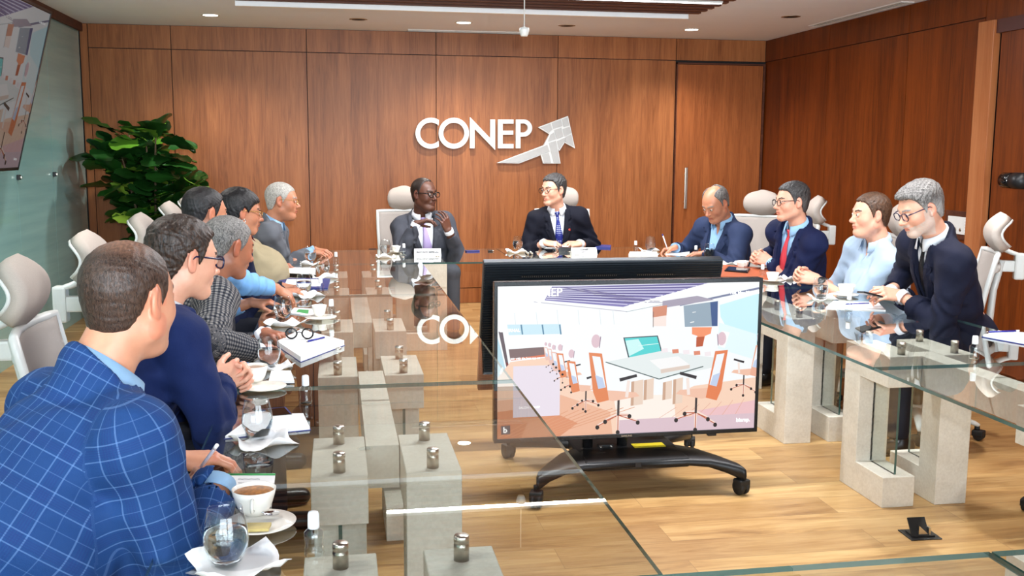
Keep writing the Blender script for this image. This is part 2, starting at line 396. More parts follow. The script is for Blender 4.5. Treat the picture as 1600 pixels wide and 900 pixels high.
# ------------------------------------------------------------------ wall logo
def walk(px): # outline traced on the back wall, (x, z) in metres
    return [(lambda q: (q[0], q[2]))(at_y(u, v, 9.87)) for u, v in px]
MX = Matrix(((1, 0, 0, 0), (0, 0, -1, 0), (0, 1, 0, 0), (0, 0, 0, 1)))   # (x, y, z) -> (x, -z, y)
def zl(x, y): return (620+x/5.3333, 160+y/5.3333)
M_LETTER = plain('brushed_white_letter', srgb(226, 228, 226), .4, var=.02)
M_LOGOGREY = plain('grey_logo_face', srgb(176, 176, 174), .45, .2, var=.03)
lg = thing('wall_lettering', 'large white raised CONEP letters on the wood wall', 'sign', (1.43, 9.87, 1.75))
def wallpart(name, polys, mat, t, d0, d1, holes=None):
    mb = MB(); ox, oy, oz = t.location
    for i, pl in enumerate(polys):
        P = [(x-ox, z-oz) for x, z in walk([zl(*q) for q in pl])]
        Hs = [[(x-ox, z-oz) for x, z in walk([zl(*q) for q in hh])] for hh in (holes[i] if holes else [])]
        mb.prism(P, d0, d1, M=MX, holes=Hs)
    return mb.build(name, mat, t)
def arc(cx, cy, rx, ry, a0, a1, n): return [(cx+rx*cos(a0+(a1-a0)*i/n), cy+ry*sin(a0+(a1-a0)*i/n)) for i in range(n+1)]
a = math.asin(.62)
cpoly = arc(283, 257, 128, 129, -radians(59), -radians(301), 40)+arc(283, 257, 90, 90, -radians(315), -radians(45), 40)
wallpart('letter_c', [cpoly], M_LETTER, lg, -.028, .02)
ring = arc(474, 257, 126, 129, 0, 2*pi, 48)[:-1]; hole = arc(474, 257, 88, 88, 0, 2*pi, 48)[:-1]
wallpart('letter_o', [ring], M_LETTER, lg, -.028, .02, [[hole]])
wallpart('letter_n', [[(608, 122), (778, 300), (778, 142), (817, 142), (817, 397), (646, 220), (646, 383), (608, 383)]], M_LETTER, lg, -.028, .02)
wallpart('letter_e', [[(842, 142), (970, 142), (970, 178), (880, 178), (880, 235), (968, 235), (968, 270), (880, 270), (880, 346), (970, 346), (970, 383), (842, 383)]], M_LETTER, lg, -.028, .02)
wallpart('letter_p', [[(991, 142)]+arc(1052, 214, 73, 72, -pi/2, pi/2, 20)+[(1028, 286), (1028, 383), (991, 383)]], M_LETTER, lg, -.028, .02, [[[(1028, 176)]+arc(1050, 213, 40, 37, -pi/2, pi/2, 16)+[(1028, 250)]]])
em = thing('wall_emblem', 'grey woven arrow-shaped emblem beside the white letters', 'sign', (2.2, 9.87, 1.66))
outer = [(1174, 208), (1423, 114), (1482, 384), (1395, 336), (1352, 404), (1341, 390), (1361, 509), (1218, 509), (1196, 440), (1016, 509), (832, 505), (1222, 357), (1268, 266)]
wallpart('backing', [outer], M_LETTER, em, -.022, .02)
wallpart('face', [
    [(855, 500), (1224, 364), (1250, 352), (1268, 408), (1190, 436), (1012, 502)],
    [(1190, 208), (1230, 194), (1226, 228)], [(1230, 194), (1277, 176), (1292, 226), (1262, 254), (1226, 230)],
    [(1286, 172), (1364, 144), (1376, 196), (1300, 222)], [(1372, 140), (1419, 124), (1434, 192), (1386, 204)],
    [(1306, 232), (1368, 210), (1384, 282), (1328, 306)], [(1378, 222), (1436, 202), (1450, 256), (1392, 286)],
    [(1276, 268), (1306, 250), (1320, 306), (1256, 326)], [(1404, 286), (1450, 266), (1472, 368), (1396, 326)],
    [(1330, 322), (1400, 292), (1396, 322), (1352, 388), (1344, 384)],
    [(1262, 338), (1322, 318), (1354, 503), (1302, 503)], [(1206, 436), (1262, 418), (1282, 503), (1222, 503)]], M_LOGOGREY, em, .0201, .026)
# slots, switch plate, wall camera
sw = thing('wall_control_panel', 'white touch control plate on the right wood wall', 'control panel', (RX1, 6.46, 1.012))
MB().box((-.012, -.17, -.10), (0, .17, .10), b=.003).build('surround', M_SLAT, sw); set_off(kids(sw)[0], [(0, 0, 0)]*len(kids(sw)[0].data.polygons))
MB().box((-.022, -.122, -.062), (-.011, .122, .062), b=.004).build('plate', M_WHITE, sw)
for i in range(5): MB().box((-.024, -.098, -.04+.02*i-.006), (-.0215, -.08, -.04+.02*i+.004)).build('button', M_PAPER, sw)
for i in range(3): MB().lathe([(0, 0), (.014, 0), (.012, .002), (0, .002)], 16, M=T(-.0215, .08-.055*i, -.03, ry=-pi/2)).build('dial', M_STEEL, sw)
wc = thing('wall_camera', 'black video camera on a short arm at the right edge of the wood wall', 'camera', (RX1, 5.60, 1.352))
MB().lathe([(0, 0), (.05, 0), (.05, .015), (.0, .015)], 20, M=T(-.0, 0, 0, ry=-pi/2)).tube([(-.01, 0, 0), (-.16, 0, 0)], .014).build('bracket', M_BLACKMETAL, wc)
MB().lathe([(0, -.06), (.05, -.06), (.052, .04), (.045, .045), (.045, .06), (0, .06)], 24, M=T(-.2, .0, 0, rx=-pi/2)).build('body', M_BLACKMETAL, wc)
MB().lathe([(0, .06), (.046, .06), (.05, .07), (.05, .14), (.044, .145), (.036, .12), (0, .115)], 28, M=T(-.2, 0, 0, rx=-pi/2)).build('lens', plain('lens_black', srgb(12, 12, 14), .12), wc)
# pendant microphone
pm = thing('pendant_microphone', 'small white microphone hanging on a thin cable from the ceiling', 'microphone', (1.215, 6.5, 2.277))
MB().lathe([(0, -.028), (.02, -.028), (.024, -.022), (.034, .012), (.03, .026), (.012, .03), (0, .03)], 24).build('capsule', M_WHITE, pm)
MB().tube([(0, 0, .03), (0, 0, RZ-2.277+.32)], .0035).build('cable', M_WHITE, pm)
# ================================================================== GLASS TABLES
def sheet_mat(name, tint, refl=1.55, r=.004):
    n = N(name); n.n.remove(n.b)
    tr = n.new('ShaderNodeBsdfTransparent'); tr.inputs[0].default_value = tint
    gl = n.new('ShaderNodeBsdfGlossy'); gl.inputs['Roughness'].default_value = r; gl.inputs[0].default_value = (.97, 1, .99, 1)
    fr = n.new('ShaderNodeFresnel'); fr.inputs[0].default_value = 1.5
    geo = n.new('ShaderNodeNewGeometry')
    fac = n.math('MULTIPLY', n.math('MINIMUM', n.math('MULTIPLY', fr.outputs[0], refl), 1.0), n.math('SUBTRACT', 1.0, geo.outputs['Backfacing']))
    mx = n.new('ShaderNodeMixShader'); n.l(fac, mx.inputs[0]); n.l(tr.outputs[0], mx.inputs[1]); n.l(gl.outputs[0], mx.inputs[2]); n.l(mx.outputs[0], n.out.inputs[0])
    return n.m
M_SHEET = sheet_mat('table_glass', (.965, .985, .972, 1))
M_PANEL = sheet_mat('clear_panel_glass', (.95, .975, .965, 1), 1.3)
n = N('green_glass_edge'); n.col(srgb(70, 104, 98)); n.set(Roughness=.08, Metallic=.2, Specular_IOR_Level=.9); M_EDGE = n.m
n = N('pale_cement'); f = n.noise(n.coord((1, 1, 1)), 9, 6, .6); g = n.noise(n.coord((1, 1, 1)), 90, 3)
n.col(n.mix(.35, n.ramp(f, [(.3, srgb(206, 198, 184)), (.7, srgb(228, 222, 210))]), n.ramp(g, [(.3, srgb(200, 192, 178)), (.7, srgb(232, 227, 216))]))); n.set(Roughness=.62); n.bump(g, .08, .002); M_CEMENT = n.m
FH = .665; FL = .37; FW = .15; FT = .135
def glass_sheet(par, x0, x1, y0, y1):
    mb = MB(); z0, z1 = TZ-.012, TZ; b = .0015
    v = [(x0, y0, z0), (x1, y0, z0), (x1, y1, z0), (x0, y1, z0), (x0, y0, z1), (x1, y0, z1), (x1, y1, z1), (x0, y1, z1)]
    mb.add(v, [(3, 2, 1, 0), (4, 5, 6, 7)], 0); mb.add(v, [(0, 1, 5, 4), (1, 2, 6, 5), (2, 3, 7, 6), (3, 0, 4, 7)], 1)
    return mb.build('glass_top', [M_SHEET, M_EDGE], par)
def c_frame(par, x, y0, open_near, axis='y'):
    """square C of cement, closed by a sheet of glass on its open side; runs along +Y from y0 (or +X)"""
    y1 = y0+FL; w = FW/2; t = FT
    if open_near: pl = [(y0, 0), (y1, 0), (y1, FH), (y0, FH), (y0, FH-t), (y1-t, FH-t), (y1-t, t), (y0, t)]; gy = (y0+.035, y1-t)
    else: pl = [(y1, 0), (y1, t), (y0+t, t), (y0+t, FH-t), (y1, FH-t), (y1, FH), (y0, FH), (y0, 0)]; gy = (y0+t, y1-.035)
    if axis == 'y': Mx = Matrix(((0, 0, 1, x), (1, 0, 0, 0), (0, 1, 0, 0), (0, 0, 0, 1)))
    else: Mx = Matrix(((1, 0, 0, 0), (0, 0, -1, x), (0, 1, 0, 0), (0, 0, 0, 1)))
    mb = MB(); mb.prism(pl, -w, w, M=Mx); o = mb.build('leg_frame', M_CEMENT, par)
    bv = o.modifiers.new('b', 'BEVEL'); bv.width = .002; bv.segments = 1; bv.limit_method = 'ANGLE'
    g = MB(); lo, hi = ((x-.005, gy[0], t), (x+.005, gy[1], FH-t)) if axis == 'y' else ((gy[0], x-.005, t), (gy[1], x+.005, FH-t))
    v = [(a, b, c) for a in (lo[0], hi[0]) for b in (lo[1], hi[1]) for c in (lo[2], hi[2])]
    fx = [(0, 1, 3, 2), (4, 6, 7, 5)]; fy = [(0, 4, 5, 1), (2, 3, 7, 6)]; fz = [(0, 2, 6, 4), (1, 5, 7, 3)]
    main, edge = (fx, fy+fz) if axis == 'y' else (fy, fx+fz)
    g.add(v, main, 0); g.add(v, edge, 1); g.build('infill_pane', [M_PANEL, M_EDGE], o)
    return o
SO = None
def standoff(par, x, y):
    global SO
    if SO is None:
        mb = MB(); r = .0165
        mb.lathe([(r, 0), (r, .030), (r, .0345), (r-.002, .036), (r-.002, .0375), (r, .039), (r, .052), (r-.0015, .054), (0, .054)], 24)
        SO = mb.build('standoff', M_STEEL, par)
        SO.location = (x, y, FH)
        return SO
    c = SO.copy(); link(c, par); c.location = (x, y, FH); return c
def unit(par, xa, xb, y0, open_a):
    """two frames side by side; open_a: the frame at xa opens towards the camera"""
    c_frame(par, xa, y0, open_a); c_frame(par, xb, y0, not open_a)
    for x in (xa, xb):
        for dy in (.04, .305): standoff(par, x, y0+dy)
def beam(par, x, y0, y1, z0=FH-.13):
    o = MB().box((x-.0485, y0, z0), (x+.0485, y1, FH-.001), b=.002).build('beam', M_CEMENT, par)
LX0, LX1, RTX0, RTX1, BY0, BY1, FY1 = -.37, .607, 1.995, 2.985, 7.205, 8.185, 1.755
tl = thing('conference_table', 'long left glass table on cement blocks, lined with seven people', 'table', (0, 0, 0))
for a, b in ((FY1+.003, 3.423), (3.429, 5.61), (5.616, BY0-.003)): glass_sheet(tl, LX0, LX1, a, b)
for y0, oa in ((1.70, True), (2.595, True), (3.785, False), (4.735, False), (5.92, True), (6.80, False)): unit(tl, -.003, .248, y0, oa)
beam(tl, .1225, 2.865, 3.875); beam(tl, .1225, 5.0, 6.01)
tr = thing('conference_table', 'right glass table on cement blocks, in front of the wood side wall', 'table', (0, 0, 0))
for a, b in ((FY1+.003, 3.423), (3.429, 5.61), (5.616, BY0-.003)): glass_sheet(tr, RTX0, RTX1, a, b)
for y0, oa in ((1.70, True), (2.64, False), (3.82, True), (4.785, False), (5.97, True), (6.80, False)): unit(tr, 2.372, 2.622, y0, oa)
beam(tr, 2.497, 2.91, 3.91); beam(tr, 2.497, 5.05, 6.06)
tb = thing('conference_table', 'glass table across the far end, two men in suits sitting behind it', 'table', (0, 0, 0))
for a, b in ((LX0, 1.30), (1.306, RTX1)): glass_sheet(tb, a, b, BY0, BY1)
for x0, oa in ((.455, True), (1.55, False)):
    c_frame(tb, 7.615, x0, oa, 'x'); c_frame(tb, 7.865, x0, not oa, 'x')
    for yy in (7.615, 7.865):
        for dx in (.04, .305): standoff(tb, x0+dx, yy)
tf = thing('conference_table', 'nearest glass table across the bottom right corner of the picture', 'table', (0, 0, 0))
for a, b in ((LX0, 1.30), (1.306, RTX1)): glass_sheet(tf, a, b, .80, FY1)
for x0, oa in ((1.39, True),):
    c_frame(tf, 1.645, x0, oa, 'x'); c_frame(tf, 1.39, x0, not oa, 'x')
    for yy in (1.645, 1.39):
        for dx in (.04, .305): standoff(tf, x0+dx, yy)
# ================================================================== SCREENS
# the still picture shown on the screens: flat coloured shapes, (u right, v down) in a 909 x 540 frame
def uvq(x, y):   # from a skewed tracing of the picture to the square frame
    A, B, Cc, D = (85, 125), (978, 110), (980, 618), (90, 655)
    s = t = .5
    for _ in range(12):
        px = (1-s)*(1-t)*A[0]+s*(1-t)*B[0]+s*t*Cc[0]+(1-s)*t*D[0]; py = (1-s)*(1-t)*A[1]+s*(1-t)*B[1]+s*t*Cc[1]+(1-s)*t*D[1]
        s += (x-px)/893.; t += (y-py)/520.
    return min(max(s, 0), 1), min(max(t, 0), 1)
def slide_shapes():
    R = []
    def P(c, *pts): R.append((c, [uvq(*p) for p in pts]))
    def L(c, a, b, w=3, w2=None):
        dx, dy = b[0]-a[0], b[1]-a[1]; q = math.hypot(dx, dy); nx, ny = -dy/q*w/2, dx/q*w/2; r = (w2 or w)/w
        P(c, (a[0]+nx, a[1]+ny), (b[0]+nx*r, b[1]+ny*r), (b[0]-nx*r, b[1]-ny*r), (a[0]-nx, a[1]-ny))
    def O(c, x, y, rx, ry=None): P(c, *[(x+rx*cos(2*pi*i/14), y+(ry or rx)*sin(2*pi*i/14)) for i in range(14)])
    wh, or1, or2, pe, bl, dk, gy, tq = (253, 253, 253), (230, 136, 86), (190, 84, 40), (250, 214, 190), (206, 236, 248), (30, 22, 26), (168, 182, 200), (80, 214, 214)
    R.append(((250, 253, 255), [(0, 0), (1, 0), (1, 1), (0, 1)]))
    P((206, 246, 254), (840, 190), (978, 150), (980, 330), (905, 330), (845, 230)); P((232, 252, 255), (840, 250), (975, 290), (980, 380), (840, 340))
    # slatted ceiling
    P((128, 120, 182), (265, 125), (800, 112), (505, 196), (240, 173))
    for i in range(15):
        t = i/15; a = (266+ -24*t, 127+44*t); b = (800-300*t, 113+80*t); L((86, 76, 130) if i % 2 else (236, 234, 252), (a[0], a[1]), b, 2.2)
    for i in range(9): t = i/9; L((96, 84, 130), (300+26*i, 130+6*i), (420+30*i, 142+5*i), 1.6)
    for i in range(16): x = 800-18.5*i; P((253, 253, 255), (x, 112+5.1*i), (x+24, 110+5*i), (x+10, 121+5.1*i))
    # far rail, windows and walls
    L((176, 172, 190), (205, 178), (520, 212), 2); L((150, 170, 176), (515, 213), (700, 176), 1.6); L((120, 128, 160), (700, 190), (978, 132), 7)
    P((168, 160, 178), (640, 176), (760, 158), (820, 172), (640, 200))
    P(bl, (118, 256), (296, 254), (296, 288), (124, 292))
    for x in (166, 236, 294): L((92, 140, 170), (x-2, 256), (x+3, 290), 5)
    for x in (140, 212, 282, 352, 425, 470): L((216, 228, 232), (x, 205), (x+6, 256), 1.5)
    P((98, 84, 92), (90, 280), (104, 282), (131, 430), (124, 432)); P((190, 226, 240), (86, 300), (96, 330), (118, 425), (90, 470)); P((128, 34, 34), (116, 385), (123, 390), (131, 432), (125, 426))
    # floor
    P(pe, (90, 655), (89, 440), (131, 385), (260, 368), (300, 430), (430, 500), (620, 540), (760, 470), (980, 440), (980, 618))
    P((240, 186, 156), (90, 520), (300, 500), (470, 560), (480, 640), (90, 655)); P((224, 150, 112), (90, 560), (230, 540), (360, 600), (300, 648), (90, 655)); P((255, 244, 234), (480, 505), (690, 500), (700, 600), (500, 610))
    P((240, 196, 200), (760, 560), (980, 520), (980, 618), (740, 628)); P((206, 122, 76), (90, 600), (190, 596), (170, 650), (90, 655))
    for i in range(9): L((226, 160, 122), (95+22*i, 650-i), (250+38*i, 560-2*i), 2.2)
    for i in range(7): L((232, 178, 158), (560+55*i, 640-5*i), (700+40*i, 545-5*i), 2)
    P((222, 196, 206), (500, 590), (980, 566), (980, 620), (500, 638))
    P((128, 104, 104), (124, 341), (240, 333), (256, 361), (130, 378)); P((222, 120, 84), (130, 374), (256, 358), (262, 365), (132, 380))
    # panel of room info (no code)
    P((236, 226, 238), (140, 400), (296, 395), (298, 572), (142, 580)); 
    # wall picture, wood column, wall screen
    P((214, 140, 110), (606, 196), (656, 190), (655, 225), (607, 232)); P((250, 232, 224), (607, 232), (655, 225), (655, 262), (608, 262)); L((90, 90, 96), (609, 212), (610, 266), 2)
    P((150, 170, 186), (713, 192), (833, 176), (835, 262), (720, 265)); P((52, 84, 140), (806, 180), (833, 176), (835, 262), (815, 262)); L(wh, (745, 215), (757, 213), 2); L(wh, (738, 250), (752, 247), 3)
    P((248, 150, 104), (745, 266), (815, 266), (812, 288), (792, 296), (785, 332), (762, 334), (765, 296), (746, 290)); P(or2, (762, 300), (790, 298), (785, 332), (762, 334))
    # teal screen on the far desk, glass table and its blocks
    P((60, 80, 90), (508, 301), (627, 294), (648, 364), (528, 376)); P(tq, (513, 304), (624, 298), (643, 361), (532, 371)); P((206, 250, 248), (516, 312), (560, 306), (580, 340), (530, 366)); L((230, 255, 250), (560, 330), (630, 322), 2)
    P((232, 240, 240), (450, 386), (640, 348), (835, 372), (870, 396), (636, 446)); L((80, 100, 100), (450, 386), (636, 446), 3.5); L((80, 100, 100), (636, 446), (790, 402), 3.5)
    P((250, 250, 250), (600, 380), (700, 366), (742, 396), (640, 412)); P((226, 208, 196), (640, 412), (742, 396), (742, 408), (642, 426))
    for q in ((540, 455, 582, 540), (584, 450, 618, 520), (650, 458, 682, 520), (686, 448, 720, 535)): P((238, 214, 196), (q[0], q[1]), (q[2], q[1]-8), (q[2], q[3]-6), (q[0], q[3])); P((206, 168, 142), (q[0], q[1]), (q[0]+10, q[1]-2), (q[0]+10, q[3]-2), (q[0], q[3]))
    for i in range(5): P((226, 140, 110) if i % 2 else (246, 236, 240), (640+38*i, 340+3*i), (662+38*i, 338+3*i), (664+38*i, 352+3*i), (642+38*i, 354+3*i))
    def chair(x, y, s, f=1, body=or1):   # x, y: centre under the seat
        X = lambda a: x+a*s*f; Y = lambda b: y+b*s
        for a, b in ((-72, 62), (-45, 42), (0, 80), (70, 45), (40, 22)): L((250, 226, 214), (X(0), Y(20)), (X(a), Y(b)), 11*s, 7*s); L(or2, (X(0), Y(24)), (X(a), Y(b+2)), 3*s); O(dk, X(a), Y(b+6), 7*s, 8*s)
        L((60, 50, 52), (X(0), Y(-32)), (X(0), Y(26)), 8*s)
        P((244, 196, 172), (X(-78), Y(-68)), (X(60), Y(-58)), (X(74), Y(-44)), (X(-20), Y(-26)), (X(-72), Y(-40)))
        P(body, (X(-108), Y(-200)), (X(-62), Y(-196)), (X(-34), Y(-30)), (X(-74), Y(-20)), (X(-90), Y(-60)))
        P((246, 250, 254), (X(-96), Y(-188)), (X(-68), Y(-184)), (X(-46), Y(-76)), (X(-72), Y(-70))); P((196, 212, 240), (X(-84), Y(-120)), (X(-58), Y(-110)), (X(-48), Y(-76)), (X(-72), Y(-70)))
        L((40, 36, 44), (X(2), Y(-102)), (X(62), Y(-118)), 12*s, 10*s); L((248, 232, 224), (X(34), Y(-100)), (X(28), Y(-40)), 11*s)
        P(wh, (X(-112), Y(-262)), (X(-84), Y(-268)), (X(-66), Y(-244)), (X(-74), Y(-214)), (X(-96), Y(-206)))
        O((226, 196, 206), X(-84), Y(-240), 16*s, 24*s); L((150, 130, 150), (X(-68), Y(-256)), (X(-72), Y(-216)), 3*s)
    for i, (a, b, s) in enumerate(((268, 385, .26), (285, 400, .31), (305, 425, .38), (335, 450, .48), (385, 505, .62))): chair(a, b, s, 1, (238, 196, 184) if i < 3 else or1)
    chair(935, 450, .62, -1, (238, 176, 150))
    chair(497, 548, .98, 1); chair(768, 540, .98, -1, (232, 130, 82))
    for x, y in ((272, 392), (282, 404), (293, 416), (304, 428), (330, 470), (372, 520), (376, 550)): O(dk, x, y, 4)
    P((70, 66, 84), (101, 608), (132, 606), (133, 637), (103, 639)); 
    return R
SLIDE = slide_shapes()
_em = {}
def slide_mat(c, k):
    key = (c, k)
    if key not in _em: _em[key] = emit('screen_colour', srgb(*c), k)
    return _em[key]
def slide(par, w, h, k, rev=False):
    """picture plane in local x (width) / z (height), facing -y"""
    mb = MB(); mats = []; idx = {}
    for i, (c, pl) in enumerate(SLIDE):
        if c not in idx: idx[c] = len(mats); mats.append(slide_mat(c, k))
        q = -.0015-.00002*i
        P = [((s-.5)*w, q, (.5-t)*h) for s, t in pl]
        ar = sum(P[j][0]*P[(j+1) % len(P)][2]-P[(j+1) % len(P)][0]*P[j][2] for j in range(len(P)))
        if abs(ar) < 1e-7: continue
        if ar > 0: P = P[::-1]
        mb.add(P, [tuple(range(len(P)-1, -1, -1))], idx[c])
    o = mb.build('picture', mats, par)
    bm = bmesh.new(); bm.from_mesh(o.data); bmesh.ops.triangulate(bm, faces=bm.faces[:]); bm.to_mesh(o.data); bm.free()
    return o
def text(name, s, size, loc, mat, par, align='LEFT', sx=1, extrude=.0002, rot=(pi/2, 0, 0), bold=0):
    cu_ = bpy.data.curves.new(name, 'FONT'); cu_.body = s; cu_.size = size; cu_.align_x = align; cu_.extrude = extrude; cu_.offset = bold
    to = bpy.data.objects.new(name, cu_); COL.objects.link(to); bpy.context.view_layer.update()
    me = bpy.data.meshes.new_from_object(to.evaluated_get(bpy.context.evaluated_depsgraph_get())); me.name = name
    bpy.data.objects.remove(to); bpy.data.curves.remove(cu_)
    me.materials.clear(); me.materials.append(mat); me.transform(Matrix.Diagonal((sx, 1, 1, 1)))
    o = bpy.data.objects.new(name, me); link(o, par); o.location = loc; o.rotation_euler = rot; return o
def screen_texts(par, w, h, k, y):
    m = slide_mat((255, 255, 255), k*1.6)
    def at(px, py): s, t = uvq(px, py); return ((s-.5)*w, y, (.5-t)*h)
    text('heading', 'CONEP', .052, at(172, 160), m, par, sx=.98, bold=.0006); text('subheading', 'VIVO', .082, at(92, 214), m, par, bold=.001)
    text('note', 'INTERNAL', .019, at(94, 281), m, par, bold=.0004); text('date', 'Tue, May 20, 2025', .019, at(872, 152), m, par, bold=.0003)
    text('caption', 'join with the best app on', .013, at(130, 376), m, par, bold=.0003)
    text('room_note', 'SALON CONEP', .014, at(160, 548), m, par); text('maker_mark', 'biamp.', .026, at(913, 596), m, par, bold=.0006)
    text('corner_mark', 'b', .036, at(109, 632), m, par, bold=.0012)
M_BEZEL = plain('screen_bezel', srgb(30, 34, 38), .25, .3, var=.05)
# front screen on the trolley
TVX, TVY, TVW, TVH, TVZ = 1.286, 4.25, 1.232, .718, .597
fs = thing('display_screen', 'large lit flat screen facing the camera, showing a bright picture of a meeting room', 'screen', (TVX, TVY, TVZ))
MB().box((-TVW/2, .0, -TVH/2), (TVW/2, .045, TVH/2), b=.006).box((-TVW/2+.1, .045, -TVH/2+.08), (TVW/2-.1, .075, TVH/2-.12), b=.01).build('housing', M_BEZEL, fs)
mb = MB(); b = .0145
for lo, hi in (((-TVW/2, -.009, TVH/2-b-.004), (TVW/2, .0, TVH/2)), ((-TVW/2, -.009, -TVH/2), (TVW/2, 0, -TVH/2+b+.004)), ((-TVW/2, -.009, -TVH/2+b), (-TVW/2+b, 0, TVH/2-b)), ((TVW/2-b, -.009, -TVH/2+b), (TVW/2, 0, TVH/2-b))): mb.box(lo, hi, b=.002)
mb.build('bezel', M_BEZEL, fs)
pw, ph = TVW-2*b, TVH-2*b-.008
K1 = .62
pc = slide(fs, pw, ph, K1); screen_texts(pc, pw, ph, K1, -.0078)
text('maker_label', 'SAMSUNG', .011, (-.035, -.0092, -TVH/2+.005), M_STEEL, fs)
MB().box((.38, -.004, -TVH/2-.012), (.42, .02, -TVH/2+.002), b=.002).build('receiver', M_BLACK, fs)
# second screen, its ribbed back to the camera, top leaning forward
bs = thing('display_screen', 'second screen seen from its ribbed black back, leaning behind the lit screen', 'screen', (1.30, 4.83, .648)); bs.rotation_euler = (radians(-17.5), 0, 0)
bs.rotation_euler = (radians(17.5), 0, 0)
mb = MB(); w, h = .605, .355
mb.box((-w, .0, -h), (w, .05, h), b=.008)
k = 0
z = -h+.012
while z < h-.012:
    mb.box((-w+.006, -.006, z), (w-.006, .002, z+.007)); z += .0135
mb.build('housing', plain('ribbed_black_back', srgb(26, 32, 38), .3, .2, var=.1), bs)
mb = MB(); 
for a, b_ in ((-.42, -.18), (-.10, .06), (.16, .36)): mb.box((a, -.0085, h-.078), (b_, -.0055, h-.066))
mb.build('vent_slot', M_RUBBER, bs)
mb = MB()
for a, b_ in ((-.42, -.18), (-.10, .06), (.16, .36)):
    for i in range(int((b_-a)/.01)): mb.box((a+.01*i+.003, -.0092, h-.075), (a+.01*i+.006, -.0084, h-.069))
mb.build('vent_grille', M_STEEL, bs)
MB().box((-w+.012, .0495, -h+.014), (w-.012, .0515, h-.012)).build('picture', slide_mat((40, 60, 80), .3), bs)
# trolley: arched plate feet on castors, two posts
tc = thing('screen_trolley', 'black steel screen trolley with arched feet on castors', 'trolley', (1.30, 4.42, 0))
mb = MB()
# spine plate (wide, low) with feet sweeping down and out to the castors
def sweep(sgn):
    prof = []
    pts = [(-.0, .155), (.16, .155), (.26, .148), (.34, .128), (.41, .105), (.46, .098), (.485, .098)]
    v = []; f = []
    for i, (x, z) in enumerate(pts):
        t = i/(len(pts)-1); hw = .30-.13*t**.8 if t < .7 else .21
        pass
    return pts
def foot(sx, sy):
    P = [(.0, .15, .145), (.22, .16, .145), (.32, .20, .138), (.40, .26, .120), (.455, .315, .104), (.47, .345, .098)]
    v = []; f = []
    Wd = [.15, .145, .115, .075, .048, .03]; Hh = [.022, .024, .026, .03, .034, .03]
    for (x, y, z), wd, hh in zip(P, Wd, Hh):
        for a in range(12):
            an = 2*pi*a/12; cx_ = abs(cos(an))**.7*(1 if cos(an) > 0 else -1); cz = abs(sin(an))**.7*(1 if sin(an) > 0 else -1)
            v.append((sx*(x+.35*wd*cx_*.3), sy*(y+wd*cx_), z+hh*cz))
    n_ = 12
    for j in range(len(P)-1):
        for k_ in range(n_): f.append((j*n_+k_, j*n_+(k_+1) % n_, (j+1)*n_+(k_+1) % n_, (j+1)*n_+k_))
    f.append(tuple(range(n_))); f.append(tuple((len(P)-1)*n_+k_ for k_ in range(n_)))
    return v, f
for sx in (-1, 1):
    for sy in (-1, 1): v, f = foot(sx, sy); mb.add(v, f, 0, True)
mb.box((-.24, -.29, .122), (.24, .29, .168), b=.012)
o = mb.build('base_plate', M_BLACKMETAL, tc)
bm = bmesh.new(); bm.from_mesh(o.data); bmesh.ops.recalc_face_normals(bm, faces=bm.faces[:]); bm.to_mesh(o.data); bm.free()
def caster(par, x, y, z=0, r=.036, rz=0, name='castor', mat=None):
    mb = MB(); Mx = T(x, y, z, rz=rz)
    for s in (-1, 1): mb.lathe([(0, -.009), (r-.004, -.009), (r, -.006), (r, .006), (r-.004, .009), (0, .009)], 20, M=Mx @ T(-.012, s*.014, r, rx=pi/2))
    mb.box((-.038, -.028, r*.8), (.020, .028, r*2.05), b=.008, M=Mx); mb.tube([(0, 0, r*1.8), (0, 0, r*2.6)], .012, M if False else 10) if False else None
    mb.lathe([(0, r*1.9), (.014, r*1.9), (.014, r*2.7), (0, r*2.7)], 12, M=Mx)
    return mb.build(name, mat or M_RUBBER, par)
for sx in (-1, 1):
    for sy in (-1, 1): caster(tc, sx*.47, sy*.345, 0, .035, radians(70*sx*sy))
MB().tube([(-.175, -.06, .15), (-.175, -.06, .85)], .024, 16).build('post', M_BLACK, tc)
MB().tube([(-.01, -.06, .15), (-.01, -.06, .85)], .024, 16).build('post', M_BLACK, tc)
MB().box((-.125, -.075, .166), (-.055, -.045, .176), b=.002).box((-.22, -.115, .45), (.07, -.085, .85), b=.004).box((-.2, -.05, .55), (.05, .25, .60), b=.004).box((-.2, .20, .45), (.05, .26, .75), b=.004).build('bracket', M_BLACKMETAL, tc)
for x in (-.118, -.068): MB().lathe([(0, 0), (.007, 0), (.007, .006), (0, .008)], 12, M=T(x, -.085, .168)).build('bolt', M_CHROME, tc)
MB().box((.035, -.115, .1685), (.185, -.055, .1705)).build('warning_label', plain('yellow_label', srgb(206, 184, 30), .5), tc)
MB().box((.12, .0, .20), (.24, .06, .235), b=.01).build('power_box', M_BLACK, tc)
# hanging screen on the left wall, tilted down
hs_ = thing('hanging_screen', 'large screen hung high on the green glass wall at the left edge', 'screen', (-1.955, 6.27, 1.893)); hs_.rotation_euler = (radians(14.5), 0, pi/2)
MB().box((-.94, .0, -.535), (.94, .05, .535), b=.006).build('housing', M_BEZEL, hs_)
mb = MB(); b = .014
for lo, hi in (((-.94, -.008, .535-b), (.94, 0, .535)), ((-.94, -.008, -.535), (.94, 0, -.535+b*1.3)), ((-.94, -.008, -.52), (-.94+b, 0, .52)), ((.94-b, -.008, -.52), (.94, 0, .52))): mb.box(lo, hi)
mb.build('bezel', M_BLACK, hs_)
pc = slide(hs_, 1.85, 1.03, .12); screen_texts(pc, 1.85, 1.03, .12, -.0072)
MB().box((-.12, .05, -.2), (.12, .16, .2), b=.01).build('wall_bracket', M_BLACKMETAL, hs_)
